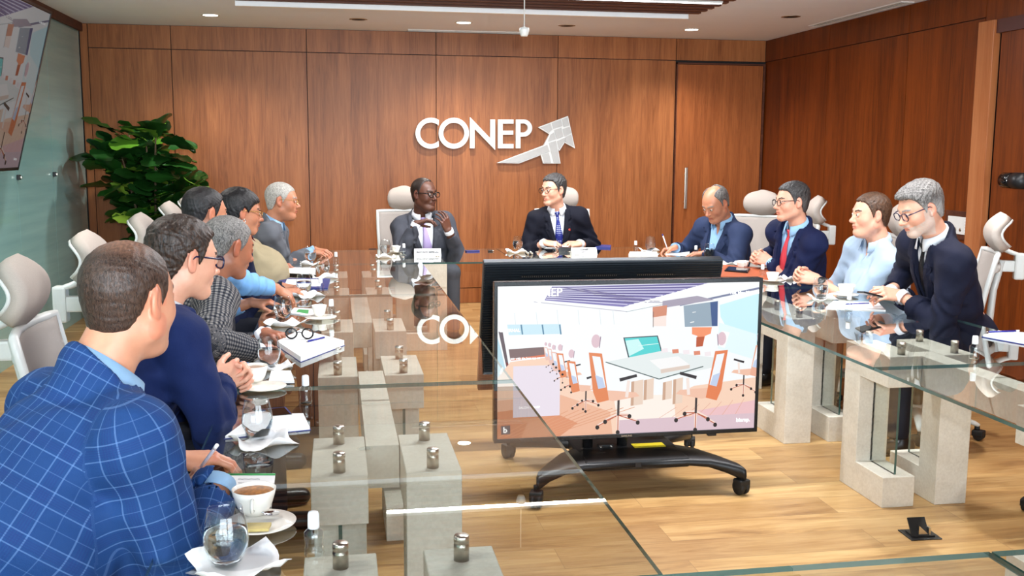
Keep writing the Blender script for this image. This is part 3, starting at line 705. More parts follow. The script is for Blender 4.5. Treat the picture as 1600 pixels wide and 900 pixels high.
# floor power outlet with an open lid
fo = thing('floor_outlet', 'black floor power box with its lid standing open', 'power outlet', at_z(1437, 836, 0), radians(-3))
MB().box((-.065, -.055, 0), (.065, .055, .005), b=.002).box((-.045, -.035, .005), (.045, .03, .010)).build('plate', M_BLACK, fo)
mb = MB(); mb.box((-.05, -.003, 0), (.024, .004, .078), b=.002, M=T(0, -.03, .006, rx=-.62)); mb.build('lid', M_BLACKMETAL, fo)
MB().prism([(-.02, 0), (.035, 0), (-.02, .05)], .022, .028, M=MX).box((.022, -.028, .008), (.03, .0, .04)).build('socket_block', M_STEEL, fo)
# ================================================================== CHAIRS
M_MESHFAB = plain('beige_mesh_fabric', srgb(180, 168, 158), .85, var=.06, scale=400, bump=.2)
M_SHELL = plain('white_nylon', srgb(214, 216, 212), .32, var=.02)
n = N('back_mesh'); 
tr_ = n.new('ShaderNodeBsdfTransparent'); mx = n.new('ShaderNodeMixShader'); n.col(srgb(178, 168, 160)); n.set(Roughness=.8)
f = n.noise(n.coord((1, 1, 1)), 900, 1); n.l(n.math('GREATER_THAN', f, .64), mx.inputs[0]); n.l(n.b.outputs[0], mx.inputs[1]); n.l(tr_.outputs[0], mx.inputs[2]); n.l(mx.outputs[0], n.out.inputs[0]); M_MESHBACK = n.m
def solid_sheet(fn, nu, nv, th, mat, name, par):
    """a curved sheet of thickness th from fn(u, v) -> (point, normal)"""
    v = []; f = []
    for sgn in (1, -1):
        for j in range(nv+1):
            for i in range(nu+1):
                p, nn = fn(i/nu, j/nv); v.append(tuple(Vector(p)+Vector(nn)*(sgn*th/2)))
    W_ = nu+1; Q = W_*(nv+1)
    for j in range(nv):
        for i in range(nu):
            a = j*W_+i; f.append((a, a+1, a+W_+1, a+W_)); f.append((Q+a, Q+a+W_, Q+a+W_+1, Q+a+1))
    for i in range(nu): a = i; f.append((a, Q+a, Q+a+1, a+1)); a = nv*W_+i; f.append((a, a+1, Q+a+1, Q+a))
    for j in range(nv): a = j*W_; f.append((a, a+W_, Q+a+W_, Q+a)); a = j*W_+nu; f.append((a, Q+a, Q+a+W_, a+W_))
    return mesh_obj(name, v, f, mat, par, True)
def make_chair(label):
    t = thing('office_chair', label, 'chair', (0, 0, 0), 0, 'white office chairs')
    # seat faces +x ; recline of the back
    def seat(u, v):
        x = -.24+.48*v; y = -.25+.5*u; rx = abs(u-.5)*2; ry = abs(v-.5)*2
        y *= 1-.12*max(0, (v-.6)/.4)**2; z = .475-.02*(1-rx**2)*(.5+.5*(1-v))-.03*max(0, (v-.75)/.25)**2
        return (x, y, z-.012*rx**4), (0, 0, 1)
    solid_sheet(seat, 14, 12, .05, M_MESHFAB, 'seat', t)
    MB().box((-.2, -.2, .405), (.2, .2, .44), b=.02).box((-.12, -.09, .34), (.1, .09, .41), b=.02).build('seat_frame', M_SHELL, t)
    bx = lambda z: -.25-.02*sin((z-.5)*3)-(.13*max(0, z-.52))-.10*max(0, z-.8)**1.3
    hw = lambda z: .215+.02*sin((z-.5)*3.5)
    def back(u, v):
        z = .53+.47*v; w_ = hw(z)*(2*u-1); return (bx(z)+.035*(abs(2*u-1)**2)+.0, w_, z), (1, 0, .2)
    solid_sheet(back, 12, 14, .008, M_MESHBACK, 'backrest', t)
    mb = MB(); pts = []
    zs_ = [.53+.47*i/10 for i in range(11)]
    L_ = [(bx(z)+.03, -hw(z), z) for z in zs_]; R_ = [(bx(z)+.03, hw(z), z) for z in zs_]
    top = [(bx(1.0)+.035*((2*u-1)**2)-.004, hw(1.0)*(2*u-1), 1.0) for u in (.1, .3, .5, .7, .9)]; bot = [(bx(.53)+.035*((2*u-1)**2), hw(.53)*(1-2*u), .53) for u in (.1, .3, .5, .7, .9)]
    mb.tube(L_+top+R_[::-1]+bot, .014, 8, closed=True, flat=(1, 1.0), up=(1, 0, .1))
    # spine behind the mesh
    sp = [(-.10, 0, .38), (-.24, 0, .39), (-.315, 0, .47), (-.335, 0, .62), (-.345, 0, .80), (-.375, 0, .96)]
    mb.tube(sp, [.028, .03, .03, .024, .022, .024], 10, flat=(1.5, .8), up=(1, 0, .3))
    for s in (-1, 1): mb.tube([(-.33, 0, .60), (-.31, s*.12, .60), (bx(.60)+.025, s*hw(.6), .60)], .012, 8); mb.tube([(-.365, 0, .93), (-.345, s*.12, .93), (bx(.93)+.03, s*hw(.93), .93)], .014, 8, flat=(1.6, .7), up=(1, 0, 0))
    mb.build('back_frame', M_SHELL, t)
    # headrest: crescent pad, white shell, swan-neck stem and bracket
    hz, hx = 1.105, -.33
    def pad(u, v):
        a = (2*u-1); b = (2*v-1); q = max(0, 1-abs(b)**3)**.6; y = .145*a*(.30+.70*q)
        x = hx+.030-.068*b*b-.02*a*a*1.0; return (x, y, hz+.098*b*(1-.10*a*a)), (1, 0, .8*b)
    solid_sheet(lambda u, v: (lambda p, nn: (p, Vector(nn).normalized()))(*pad(u, v)), 14, 14, .040, M_MESHFAB, 'headrest', t)
    def shell(u, v):
        p, nn = pad(u, v); nn = Vector(nn).normalized(); p = Vector(p)-nn*.026; return p, nn
    sh_ = solid_sheet(shell, 14, 14, .010, M_SHELL, 'headrest_shell', t)
    MB().tube([(hx-.035, 0, hz-.045), (hx-.05, 0, hz-.085), (hx-.085, 0, hz-.102), (hx-.125, 0, hz-.115), (hx-.128, 0, hz-.14)], [.03, .022, .018, .017, .018], 10, flat=(1.5, .7), up=(1, 0, 0)).build('headrest_stem', M_SHELL, t)
    MB().box((hx-.155, -.03, .86), (hx-.105, .03, 1.0), b=.01).box((hx-.115, -.022, .90), (hx-.03, .022, .96), b=.008).build('headrest_bracket', M_SHELL, t)
    for s in (-1, 1):
        MB().tube([(-.06, s*.20, .40), (-.05, s*.285, .42), (-.045, s*.295, .50), (-.03, s*.295, .665)], [.02, .02, .019, .017], 10, flat=(1.5, .8), up=(1, 0, 0)).build('armrest_post', M_SHELL, t)
        mb = MB(); mb.prism([(x, y+s*.29) for x, y in ((-.16, -.035), (.06, -.045), (.10, -.03), (.105, .03), (.06, .045), (-.16, .035), (-.175, 0))], .665, .69)
        a_ = mb.build('armrest', M_BLACK, t); bv = a_.modifiers.new('b', 'BEVEL'); bv.width = .006; bv.segments = 2
    MB().lathe([(.0, .10), (.03, .10), (.03, .24), (.022, .24), (.022, .35), (0, .35)], 18).build('gas_column', M_BLACK, t)
    mb = MB(); mb.lathe([(0, .075), (.035, .075), (.042, .095), (.04, .135), (.03, .15), (0, .15)], 20)
    for k in range(5):
        a = 2*pi*k/5+.3; mb.tube([(.03*cos(a), .03*sin(a), .118), (.18*cos(a), .18*sin(a), .112), (.30*cos(a), .30*sin(a), .088), (.325*cos(a), .325*sin(a), .078)], [.026, .022, .017, .012], 8, flat=(1.15, .8), up=(0, 0, 1))
    mb.build('star_base', M_SHELL, t)
    for k in range(5):
        a = 2*pi*k/5+.3; caster(t, .315*cos(a), .315*sin(a), 0, .027, a+1.0+k)
    return t
chair0 = None
def chair(x, y, deg, label):
    global chair0
    if chair0 is None: chair0 = make_chair(label); c = chair0; c.location = (x, y, 0); c.rotation_euler = (0, 0, radians(deg))
    else: c = dup(chair0, (x, y, 0), radians(deg), label)
    return c
CH = [
 (-.76, 2.10, 25, 'white office chair under the man in the blue plaid jacket'),
 (-.565, 3.13, 2, 'white office chair with its crescent headrest nearest the left edge, behind the two nearest men'),
 (-.58, 4.02, -1, 'white office chair by the green wall whose headrest shows above the nearest man'),
 (-.58, 5.10, -2, 'white office chair mostly hidden, its headrest peeking out in front of the plant'),
 (-.62, 6.22, -2, 'white office chair with a pale headrest right of the plant leaves'),
 (-.62, 6.95, -6, 'white office chair barely seen behind the dark-haired woman'),
 (-.56, 7.85, 0, 'white office chair of the grey-suited man at the far left corner'),
 (.60, 8.42, -88, 'office chair against the far wall, behind the man in the grey suit and lavender tie'),
 (1.93, 8.42, -100, 'office chair against the far wall, behind the man with the dotted blue tie'),
 (3.20, 7.50, 226, 'office chair with a wide beige back, between the writing man and the red-tied man'),
 (3.08, 6.84, 165, 'office chair of the man with the red tie'),
 (3.12, 5.84, 159, 'office chair of the man in the light blue shirt'),
 (3.14, 4.93, 153, 'office chair with a free-standing back at the right edge, behind the bearded man'),
 (3.02, 3.40, 165, 'office chair cut by the right edge, only its base and armrest in view'),
]
for a in CH: chair(*a)
# ================================================================== PLANT
pl = thing('potted_fiddle_leaf_fig', 'tall dense fiddle-leaf fig standing in the left back corner', 'plant', (-1.60, 9.3, 0))
MB().lathe([(0, 0), (.15, 0), (.2, .36), (.2, .38), (.18, .38), (.175, .34), (0, .34)], 28).build('pot', plain('dark_pot', srgb(60, 58, 56), .5), pl)
mb = MB(); rnd = random.Random(3); tips = []
for k in range(11):
    a = 2*pi*k/11+rnd.uniform(-.3, .3); r = rnd.uniform(.06, .31); top = rnd.uniform(.95, 1.78)
    p = [(0.01*cos(a), .01*sin(a), .33), (.3*r*cos(a), .3*r*sin(a), .7), (r*cos(a)*.8, r*sin(a)*.8, top-.2), (r*cos(a), r*sin(a), top)]
    mb.tube(p, [.016, .012, .009, .005], 7); tips.append((p, a))
mb.build('stem', plain('fig_bark', srgb(96, 78, 56), .8, var=.2), pl)
n = N('fig_leaf'); at = n.new('ShaderNodeAttribute'); at.attribute_name = 'off'; sep = n.new('ShaderNodeSeparateXYZ'); n.l(at.outputs['Vector'], sep.inputs[0])
n.col(n.ramp(sep.outputs[0], [(0, srgb(18, 52, 20)), (.6, srgb(36, 84, 28)), (.85, srgb(96, 150, 44)), (1, srgb(160, 196, 70))])); n.set(Roughness=.28)
v = []; f = []; offs = []
def leaf(p, d, L_, tone, roll):
    d = Vector(d).normalized(); side = d.cross(Vector((0, 0, 1)))
    if side.length < .1: side = Vector((1, 0, 0))
    side.normalize(); side = Matrix.Rotation(roll, 3, d) @ side; up = side.cross(d); b = len(v)
    prof = [(0, .008), (.12, .16), (.3, .22), (.45, .25), (.62, .36), (.78, .38), (.9, .28), (.98, .1), (1, .01)]
    for t, w in prof:
        c = Vector(p)+d*(L_*t)+up*(-.16*L_*t*t); ww = w*L_
        for s, lift in ((-1, .10), (-.5, .02), (0, -.02), (.5, .02), (1, .10)):
            wav = .03*sin(t*17+s*3)*abs(s); v.append(tuple(c+side*(ww*s)+up*(L_*(lift*w*1.2+wav))))
    for j in range(len(prof)-1):
        for i in range(4): a = b+j*5+i; f.append((a, a+1, a+6, a+5)); offs.append((tone, 0, 0))
for k in range(340):
    p, a = tips[k % 11]; t = rnd.uniform(.12, 1.0)
    i = min(2, int(t*3)); u = t*3-i; q = Vector(p[i]).lerp(Vector(p[i+1]), u)
    ang = rnd.uniform(0, 2*pi); el = rnd.uniform(-.2, .9)
    L_ = rnd.uniform(.19, .33)*(1.05 if t > .4 else .8)
    q = q+Vector((cos(ang), sin(ang), 0))*rnd.uniform(.0, .12)
    tone = rnd.random()*.62 if rnd.random() > .2 else rnd.uniform(.75, 1)
    leaf(q, (cos(ang)*cos(el), sin(ang)*cos(el), sin(el)), L_, tone, rnd.uniform(-.6, .6))
fo_ = mesh_obj('foliage', v, f, n.m, pl, True); set_off(fo_, offs)
# ================================================================== THINGS ON THE TABLES
M_GLASS = sheet_mat('drinking_glass', (.97, .98, .985, 1), 1.6)
n = N('water'); n.col((.97, .99, 1, 1)); n.set(Roughness=.0, IOR=1.16, Transmission_Weight=1.0); M_WATER = n.m
M_CLEAR = sheet_mat('clear_plastic', (.90, .93, .95, 1), 2.2, .05)
M_COFFEE = plain('milky_coffee', srgb(150, 112, 84), .2); M_TEA = plain('herbal_tea', srgb(168, 108, 50), .3, var=.5, scale=120)
M_BLUEBOOK = plain('blue_cover', srgb(40, 52, 120), .45); M_INK = plain('printed_ink', srgb(80, 82, 90), .7); M_GREENP = plain('green_binding', srgb(60, 150, 80), .5)
M_ORANGE = plain('tan_leather', srgb(172, 84, 44), .5, bump=.2); M_PENB = plain('blue_pen', srgb(36, 40, 130), .3); M_SCREEN = plain('phone_glass', srgb(12, 12, 16), .06)
def G(u, v, dz=0.): q = at_z(u, v, TZ); return (q[0], q[1], TZ+dz)
M_INKD = plain('dark_ink', srgb(30, 32, 38), .7)
def tumbler(u, v, label, s=1.0, fill=.5):
    t = thing('water_glass', label, 'glass', G(u, v, .003), 0, 'stemless water glasses')
    out = [(0, 0), (.024, 0), (.031, .006), (.041, .035), (.0435, .052), (.041, .075), (.0355, .100), (.033, .113)]
    inn = [(.0318, .113), (.0343, .100), (.0398, .075), (.0423, .052), (.0397, .035), (.030, .010), (.0, .008)]
    MB().lathe([(r*s, z*s) for r, z in out+inn], 32, cap=False).build('glass_bowl', M_GLASS, t)
    h = .035+.045*fill*1.2; prof = [(0, .0085), (.029, .0105), (.0390, .035), (.0415, .052)]
    if h > .052: prof += [(.0395, min(h, .075))] if h >= .07 else [(.041, h)]
    prof += [(0, prof[-1][1])]
    MB().lathe([(r*s, z*s) for r, z in prof], 32, cap=False).build('water', M_WATER, t)
    return t
def napkin(u, v, rz, label, s=.13):
    s *= .78
    x, y, z = G(u, v, .0004); rnd = random.Random(int(u)); n_ = 10; vv = []; ff = []
    for j in range(n_+1):
        for i in range(n_+1):
            a, b = i/n_-.5, j/n_-.5; r = max(abs(a), abs(b))*2
            vv.append((a*s*1.2+.006*sin(b*9), b*s+.005*sin(a*11), .0008+.05*max(0, r-.66)**1.2*(1+sin(a*7+b*5+u))+.0012*r))
    for j in range(n_):
        for i in range(n_): q = j*(n_+1)+i; ff.append((q, q+1, q+n_+2, q+n_+1))
    o = mesh_obj('paper_napkin', vv, ff, M_PAPER, None, True, loc=(x, y, z)); o.rotation_euler = (0, 0, rz); m = o.modifiers.new('s', 'SOLIDIFY'); m.thickness = .0012
    return tag(o, label, 'napkin', 'white paper napkins')
def cup(u, v, label, liquid=None, s=1.0, saucer=True, su=None, h=.058, r=.046):
    x, y, z = G(u, v)
    if saucer:
        x2, y2, _ = G(*su) if su else (x, y, z)
        sa = MB().lathe([(0, .004), (.03, .004), (.045, .003), (.075, .012), (.076, .014), (.045, .0065), (.03, .0075), (0, .0075)], 36, cap=False).build('saucer', M_CERAMIC, None, (x2, y2, z)); tag(sa, label.replace('cup', 'saucer under the cup', 1), 'saucer', 'white saucers'); z += .0078
    t = thing('coffee_cup', label, 'cup', (x, y, z), 0, 'white cups')
    q = r/.046; k = h/.058
    MB().lathe([(a*q*s, b*k*s) for a, b in [(0, .003), (.022, .003), (.024, 0), (.027, 0), (.036, .018), (.043, .042), (.046, .058), (.0445, .058), (.041, .042), (.034, .019), (.022, .008), (0, .007)]], 36, cap=False).build('bowl', M_CERAMIC, t)
    MB().tube([(0, -.040*q*s, .046*k), (0, -.056*q*s, .048*k), (0, -.064*q*s, .036*k), (0, -.058*q*s, .022*k), (0, -.034*q*s, .017*k)], .0038, 8).build('handle', M_CERAMIC, t)
    if liquid: MB().lathe([(0, .049*k*s), (.0430*q*s, .049*k*s)], 32, cap=False).build('drink', liquid, t)
    return t
san0 = None
def sanitizer(u, v, label, s=1.0):
    global san0
    loc = G(u, v)
    if san0 is not None: return dup(san0, loc, label=label)
    t = thing('sanitizer_bottle', label, 'bottle', loc, 0, 'small sanitizer bottles'); san0 = t
    MB().lathe([(0, 0), (.017, 0), (.0195, .003), (.0195, .014), (.0175, .026), (.0195, .040), (.019, .050), (.011, .058), (.010, .062), (0, .062)], 24, cap=False).build('bottle_body', M_CLEAR, t)
    MB().lathe([(0, .058), (.0115, .058), (.0118, .062), (.0112, .086), (.0095, .091), (0, .092)], 24, cap=False).build('bottle_cap', plain('milky_cap', srgb(236, 238, 240), .3, var=.01), t)
    return t
def slab(name, label, cat, corners, th, mat, dz=0., z0=None, group=None, parts=()):
    """flat thing whose four top corners were measured on the table"""
    P = [at_z(u, v, TZ+dz) for u, v in corners]; cx, cy = sum(p[0] for p in P)/4, sum(p[1] for p in P)/4
    poly = [(p[0]-cx, p[1]-cy) for p in P]
    ar = sum(poly[i][0]*poly[(i+1) % 4][1]-poly[(i+1) % 4][0]*poly[i][1] for i in range(4))
    if ar < 0: poly = poly[::-1]
    if not parts:
        o = MB().prism(poly, 0, th).build(name, mat, None, (cx, cy, TZ+dz)); return tag(o, label, cat, group)
    t = thing(name, label, cat, (cx, cy, TZ+dz), 0, group)
    for pn, a, b, m, sc_ in parts: MB().prism([(x*sc_, y*sc_) for x, y in poly], a, b).build(pn, m, t)
    return t
def pen(a, b, label, mat, dz=.004, r=.0038, group='pens'):
    A = Vector(a); B = Vector(b); d = (B-A).normalized(); t = thing('ballpoint_pen', label, 'pen', a, 0, group); D = B-A
    MB().tube([D*.08, D*.98], r, 10).build('barrel', mat, t); MB().tube([D*0, D*.08], [.0008, r*.9], 8).build('tip', M_STEEL, t); MB().tube([D*.90, D*1.0], r*1.12, 8).build('end_cap', M_PAPER if mat != M_PAPER else M_PENB, t)
    return t
# --- left table
napkin(372, 887, .35, 'white napkin under the nearest water glass', .17)
tumbler(354, 884, 'nearest water glass, half full, at the lower left', 1.02, .62)
c1 = cup(398, 806, 'large white cup of herbal tea beside the nearest water glass', M_TEA, 1.0, True, (407, 824), .056, .048)
sp = thing('teaspoon', 'small steel spoon on the saucer of the herbal tea', 'spoon', G(425, 815, .014)); MB().tube([(0, 0, .002), (-.03, .02, .004), (-.07, .03, .004)], .0022, 6).build('handle', M_CHROME, sp); MB().lathe([(0, 0), (.012, .003), (.014, .006)], 16, cap=False, sx=1.3).build('bowl', M_CHROME, sp)
tb_ = MB().prism([(-.03, -.018), (.03, -.022), (.034, .014), (-.02, .02)], 0, .006).build('tea_bag', plain('used_tea_bag', srgb(196, 176, 110), .5, var=.2), None, G(398, 834, .012)); tag(tb_, 'used yellow tea bag on the saucer of the herbal tea', 'tea bag')
sanitizer(491, 868, 'small clear sanitizer bottle nearest the camera, above the near cement block')
slab('notepad', 'spiral notepad with a green top edge and handwriting, under the plaid man\'s pen', 'notepad', ((352, 745), (430, 745), (424, 792), (338, 786)), .004, M_PAPER, parts=(('pages', 0, .005, M_PAPER, 1),))
np_ = [o for o in bpy.data.objects if o.name.startswith('notepad')][-1]
q0, q1 = at_z(352, 745, TZ), at_z(430, 745, TZ); MB().tube([(q0[0]-np_.location[0], q0[1]-np_.location[1], .005), (q1[0]-np_.location[0], q1[1]-np_.location[1], .005)], .004, 8).build('binding', M_GREENP, np_)
mb = MB()
for i in range(6):
    a = Vector(at_z(372, 752+6*i, TZ))-Vector(np_.location); b = Vector(at_z(372+34-3*(i % 3), 752+6*i, TZ))-Vector(np_.location); mb.tube([(a+(b-a)*k/10+Vector((0, .0015*sin(k*2.3+i), .0056)))[:] for k in range(11)], .0006, 4)
mb.build('handwriting', M_INK, np_)
napkin(412, 694, .5, 'white napkin under the water glass by the clasped hands', .15)
tumbler(403, 686, 'water glass on a napkin in front of the clasped hands', 1.0, .66)
slab('ruled_notebook', 'open white ruled notebook behind the second water glass', 'notebook', ((352, 686), (398, 652), (474, 650), (484, 672)), .006, M_PAPER, parts=(('cover', 0, .002, M_BLUEBOOK, 1.03), ('pages', .002, .009, M_PAPER, 1)))
slab('mobile_phone', 'dark blue phone lying by the clasped hands', 'phone', ((408, 644), (446, 640), (457, 652), (412, 656)), .009, M_SCREEN, parts=(('case', 0, .009, M_BLUEBOOK, 1), ('screen', .009, .0096, M_SCREEN, .88)))
sanitizer(478, 630, 'small clear sanitizer bottle level with the clasped hands')
cup(398, 600, 'white coffee cup just behind the clasped hands', M_COFFEE, 1.0, True, (412, 609))
slab('notebook', 'closed white notepad with dark edge past the coffee cup', 'notepad', ((420, 600), (424, 584), (454, 584), (460, 600)), .012, M_PAPER, parts=(('cover', 0, .003, M_BLACK, 1.03), ('pages', .003, .012, M_PAPER, 1)))
napkin(428, 576, .2, 'white napkin under the glass at the checked sleeve', .14)
tumbler(421, 573, 'water glass right beside the checked jacket elbow', 1.0, .55)
slab('paper_stack', 'thick stack of white paper in a dark blue folder', 'papers', ((433, 541), (470, 522), (538, 540), (470, 566)), .02, M_PAPER, parts=(('folder', 0, .002, M_BLUEBOOK, 1.02), ('sheets', .002, .022, M_PAPER, 1)))
# folded spectacles resting on the papers
sg = thing('spectacles', 'black-framed spectacles lying open on the paper stack', 'eyeglasses', G(468, 538, .0225)); sg.rotation_euler = (0, 0, radians(-12))
mb = MB()
for s in (-1, 1): mb.tube([(s*.034+.023*cos(2*pi*i/18), .004*abs(cos(2*pi*i/18)), .023+.021*sin(2*pi*i/18)) for i in range(18)], .0036, 6, closed=True)
mb.tube([(-.011, 0, .026), (0, -.002, .03), (.011, 0, .026)], .002, 6); mb.build('rims', SPEC0, sg) if False else mb.build('rims', plain('glossy_black_frame', srgb(14, 14, 16), .15), sg)
for s in (-1, 1): MB().tube([(s*.058, 0, .028), (s*.062, .09, .020), (s*.060, .135, .002)], .0032, 6).build('temple', M_BLACK, sg)
pen(G(478, 544, .0265), G(510, 536, .0265), 'blue pen across the paper stack', M_PENB)
napkin(447, 508, .6, 'white napkin under the glass by the light blue sleeve', .16)
tumbler(442, 500, 'water glass in front of the light blue shirt sleeve', 1.0, .6)
cup(499, 496, 'white espresso cup on its saucer, middle of the left table', None, .95, True, (501, 499), .055, .038)
sanitizer(518, 497, 'small sanitizer bottle right behind the middle espresso cup')
slab('papers', 'printed sheets with a coloured edge under the reaching hand', 'papers', ((452, 490), (460, 482), (492, 484), (490, 496)), .006, M_PAPER, parts=(('sheets', 0, .005, M_PAPER, 1), ('coloured_tab', .005, .006, M_GREENP, .5)))
napkin(481, 464, .9, 'crumpled white napkin under the tall glass behind the reaching hand', .15)
tumbler(475, 459, 'water glass just behind the reaching hand', 1.0, .6)
sanitizer(501, 458, 'small sanitizer bottle with white cap beside the crumpled napkin')
slab('spiral_notebook', 'blue spiral notebook with papers by the woman in navy', 'notebook', ((431, 452), (438, 436), (516, 437), (512, 452)), .008, M_BLUEBOOK, parts=(('cover', 0, .008, M_BLUEBOOK, 1), ('sheet', .008, .010, M_PAPER, .7)))
slab('tablet', 'black tablet with a white paper on top, by the beige sleeve', 'tablet', ((448, 430), (452, 421), (494, 422), (494, 433)), .012, M_BLACK, parts=(('body', 0, .012, M_BLACK, 1), ('white_sheet', .0125, .016, M_PAPER, .96)))
tumbler(505, 430, 'water glass on a napkin right of the black tablet', 1.0, .5); napkin(506, 435, .3, 'white napkin right of the black tablet', .15)
tumbler(485, 410, 'water glass in front of the grey-suited man at the corner', 1.0, .55); napkin(484, 414, .1, 'white napkin in front of the corner man in grey', .13)
sanitizer(525, 414, 'small sanitizer bottle at the fingertips of the corner man')
# --- far table
tumbler(602, 398, 'water glass left of the talking man', 1.0, .7); napkin(602, 403, .1, 'folded napkin before the talking man\'s glass', .14)
cup(619, 395, 'small white cup beside the talking man\'s glass', None, .9, True, None, .055, .04)
sanitizer(631, 399, 'small sanitizer bottle left of the talking man\'s name card')
def name_card(u, v, w, h, lines, label):
    x, y, z = G(u, v); t = thing('name_card', label, 'name card', (x, y, z), 0, 'folded white name cards'); d = .035
    mb = MB(); th = .0015
    mb.add([(-w/2, -d, 0), (w/2, -d, 0), (w/2, 0, h), (-w/2, 0, h), (-w/2, d, 0), (w/2, d, 0)], [(0, 1, 2, 3), (3, 2, 5, 4)])
    o = mb.build('card', M_PAPER, t); m = o.modifiers.new('s', 'SOLIDIFY'); m.thickness = th; m.offset = -1
    an = math.atan2(h, d)
    for s, size, f in lines:
        p = (0, -d*(1-f)-.0022, h*f+.0014); text('lettering', s, size, p, M_INKD, t, 'CENTER', rot=(an, 0, 0), bold=size*.035)
    return t
name_card(668, 399, .205, .052, (('INVITADO ESPECIAL', .019, .40),), 'white name card reading INVITADO ESPECIAL before the lavender tie')
cpl = thing('phone_stand', 'dark folded phone lying between the two seated men', 'phone', G(739, 393)); MB().box((-.06, -.025, 0), (.05, .025, .011), b=.003, M=T(rz=.15)).build('case', M_BLUEBOOK, cpl); MB().box((-.055, -.02, .011), (.045, .02, .012), M=T(rz=.15)).build('screen', M_SCREEN, cpl)
kk = thing('key_fob', 'small black key fob on the far glass table', 'key fob', G(766, 393)); MB().box((-.02, -.014, 0), (.02, .014, .012), b=.005).build('fob', M_BLACK, kk); MB().tube([(.02+.012*cos(a*.6), .012*sin(a*.6), .006) for a in range(11)], .0012, 5).build('ring', M_STEEL, kk)
tumbler(809, 391, 'water glass left of the dotted-tie man\'s cup', 1.0, .7); napkin(806, 395, .0, 'white napkin by the dotted-tie man\'s glass', .15)
cup(828, 386, 'white square-sided cup before the dotted-tie man', None, .95, True, None, .066, .044)
fg = thing('metal_figurine', 'small ornamental metal piece on the far table under the cup', 'ornament', G(827, 398))
for i in range(6): MB().lathe([(0, -.010), (.007, -.007), (.010, 0), (.007, .007), (0, .010)], 10, M=T(.022*cos(i*pi/3), .014*sin(i*pi/3), .011+.008*(i % 2))).build('bead', M_CHROME, fg)
slab('paper_sheet', 'white sheet in front of the dotted-tie man', 'papers', ((835, 388), (838, 384), (875, 384), (876, 389)), .003, M_PAPER)
sanitizer(867, 396, 'small sanitizer bottle left of the second name card')
slab('black_case', 'black box with a white sticker left of the second name card', 'box', ((873, 393), (874, 386), (892, 386), (893, 393)), .03, M_BLACK, parts=(('case', 0, .03, M_BLACK, 1), ('sticker', .0302, .031, M_PAPER, .5)))
name_card(912, 398, .205, .052, (('CONEP', .021, .60), ('Celso Juan', .012, .30)), 'white name card below the dotted-tie man, partly behind the leaning screen') if False else name_card(912, 397, .205, .052, (('CONEP', .021, .60), ('PRESIDENTE', .010, .28)), 'white name card before the dotted-tie man, just above the leaning screen')
slab('blue_folder', 'blue folder right of the second name card', 'folder', ((930, 388), (932, 384), (955, 385), (954, 389)), .012, M_BLUEBOOK)
tumbler(1016, 392, 'water glass on the far table left of the writing man', 1.0, .3); napkin(1014, 393, .1, 'white napkin beside the writing man\'s far glass', .14)
sanitizer(993, 394, 'small sanitizer bottle above the leaning screen, left of the writing man')
slab('notepad', 'white notepad on the far table above the leaning screen', 'notepad', ((982, 400), (984, 395), (1026, 395), (1028, 400)), .01, M_PAPER)
# --- right table
slab('writing_sheet', 'white sheet under the hand of the writing man', 'papers', ((1040, 398), (1044, 392), (1078, 393), (1076, 400)), .003, M_PAPER)
pen((2.60, 7.60, TZ+.012), (2.555, 7.63, TZ+.155), 'slim pen held upright by the writing man', M_PAPER, r=.0045)
tumbler(1108, 404, 'water glass at the elbow of the writing man', 1.0, .6)
sanitizer(1087, 402, 'small sanitizer bottle half hidden behind the leaning screen')
slab('leather_folder', 'tan leather folder in front of the red-tied man', 'folder', ((1126, 436), (1130, 418), (1212, 424), (1212, 440)), .02, M_ORANGE, parts=(('cover', 0, .02, M_ORANGE, 1),))
slab('smartphone', 'black phone on the tan leather folder', 'phone', ((1132, 424), (1138, 418), (1172, 421), (1168, 427)), .009, M_SCREEN, dz=.0205, parts=(('case', 0, .009, M_BLACK, 1), ('screen', .009, .0096, M_SCREEN, .9)))
cup(1160, 421, 'white cup before the laced fingers of the red-tied man', None, .95, True, None, .055, .046)
napkin(1136, 414, .3, 'white napkin left of the red-tied man\'s cup', .15)
sanitizer(1191, 435, 'small sanitizer bottle beside the tan leather folder')
cup(1207, 440, 'white cup on a saucer by the black watch', None, 1.0, True, None, .05, .04)
napkin(1230, 437, .2, 'white napkin beside the watch wearer\'s cup', .10)
napkin(1285, 468, .1, 'white napkin under the right-hand water glass', .13)
tumbler(1281, 467, 'water glass on the right table before the bearded man', 1.0, .7)
cup(1322, 462, 'white cup under the bearded man\'s phone', None, 1.0, True, (1320, 463), .056, .048)
slab('papers', 'white papers with a pen in front of the bearded man', 'papers', ((1290, 482), (1302, 472), (1372, 474), (1384, 486)), .006, M_PAPER, parts=(('sheets', 0, .006, M_PAPER, 1),))
pen(G(1318, 478, .009), G(1362, 476, .009), 'blue pen on the bearded man\'s papers', M_PENB)
sanitizer(1326, 486, 'small sanitizer bottle in front of the bearded man\'s papers')
sanitizer(1522, 560, 'small clear sanitizer bottle nearest on the right table')
slab('notepad', 'white notepad in a blue folder at the right edge of the picture', 'notepad', ((1536, 527), (1560, 520), (1640, 526), (1640, 546)), .012, M_PAPER, parts=(('folder', 0, .003, M_BLUEBOOK, 1.04), ('pages', .003, .011, M_PAPER, 1)))
pen(G(1540, 524, .015), G(1592, 522, .015), 'dark blue pen on the notepad at the right edge', M_PENB)
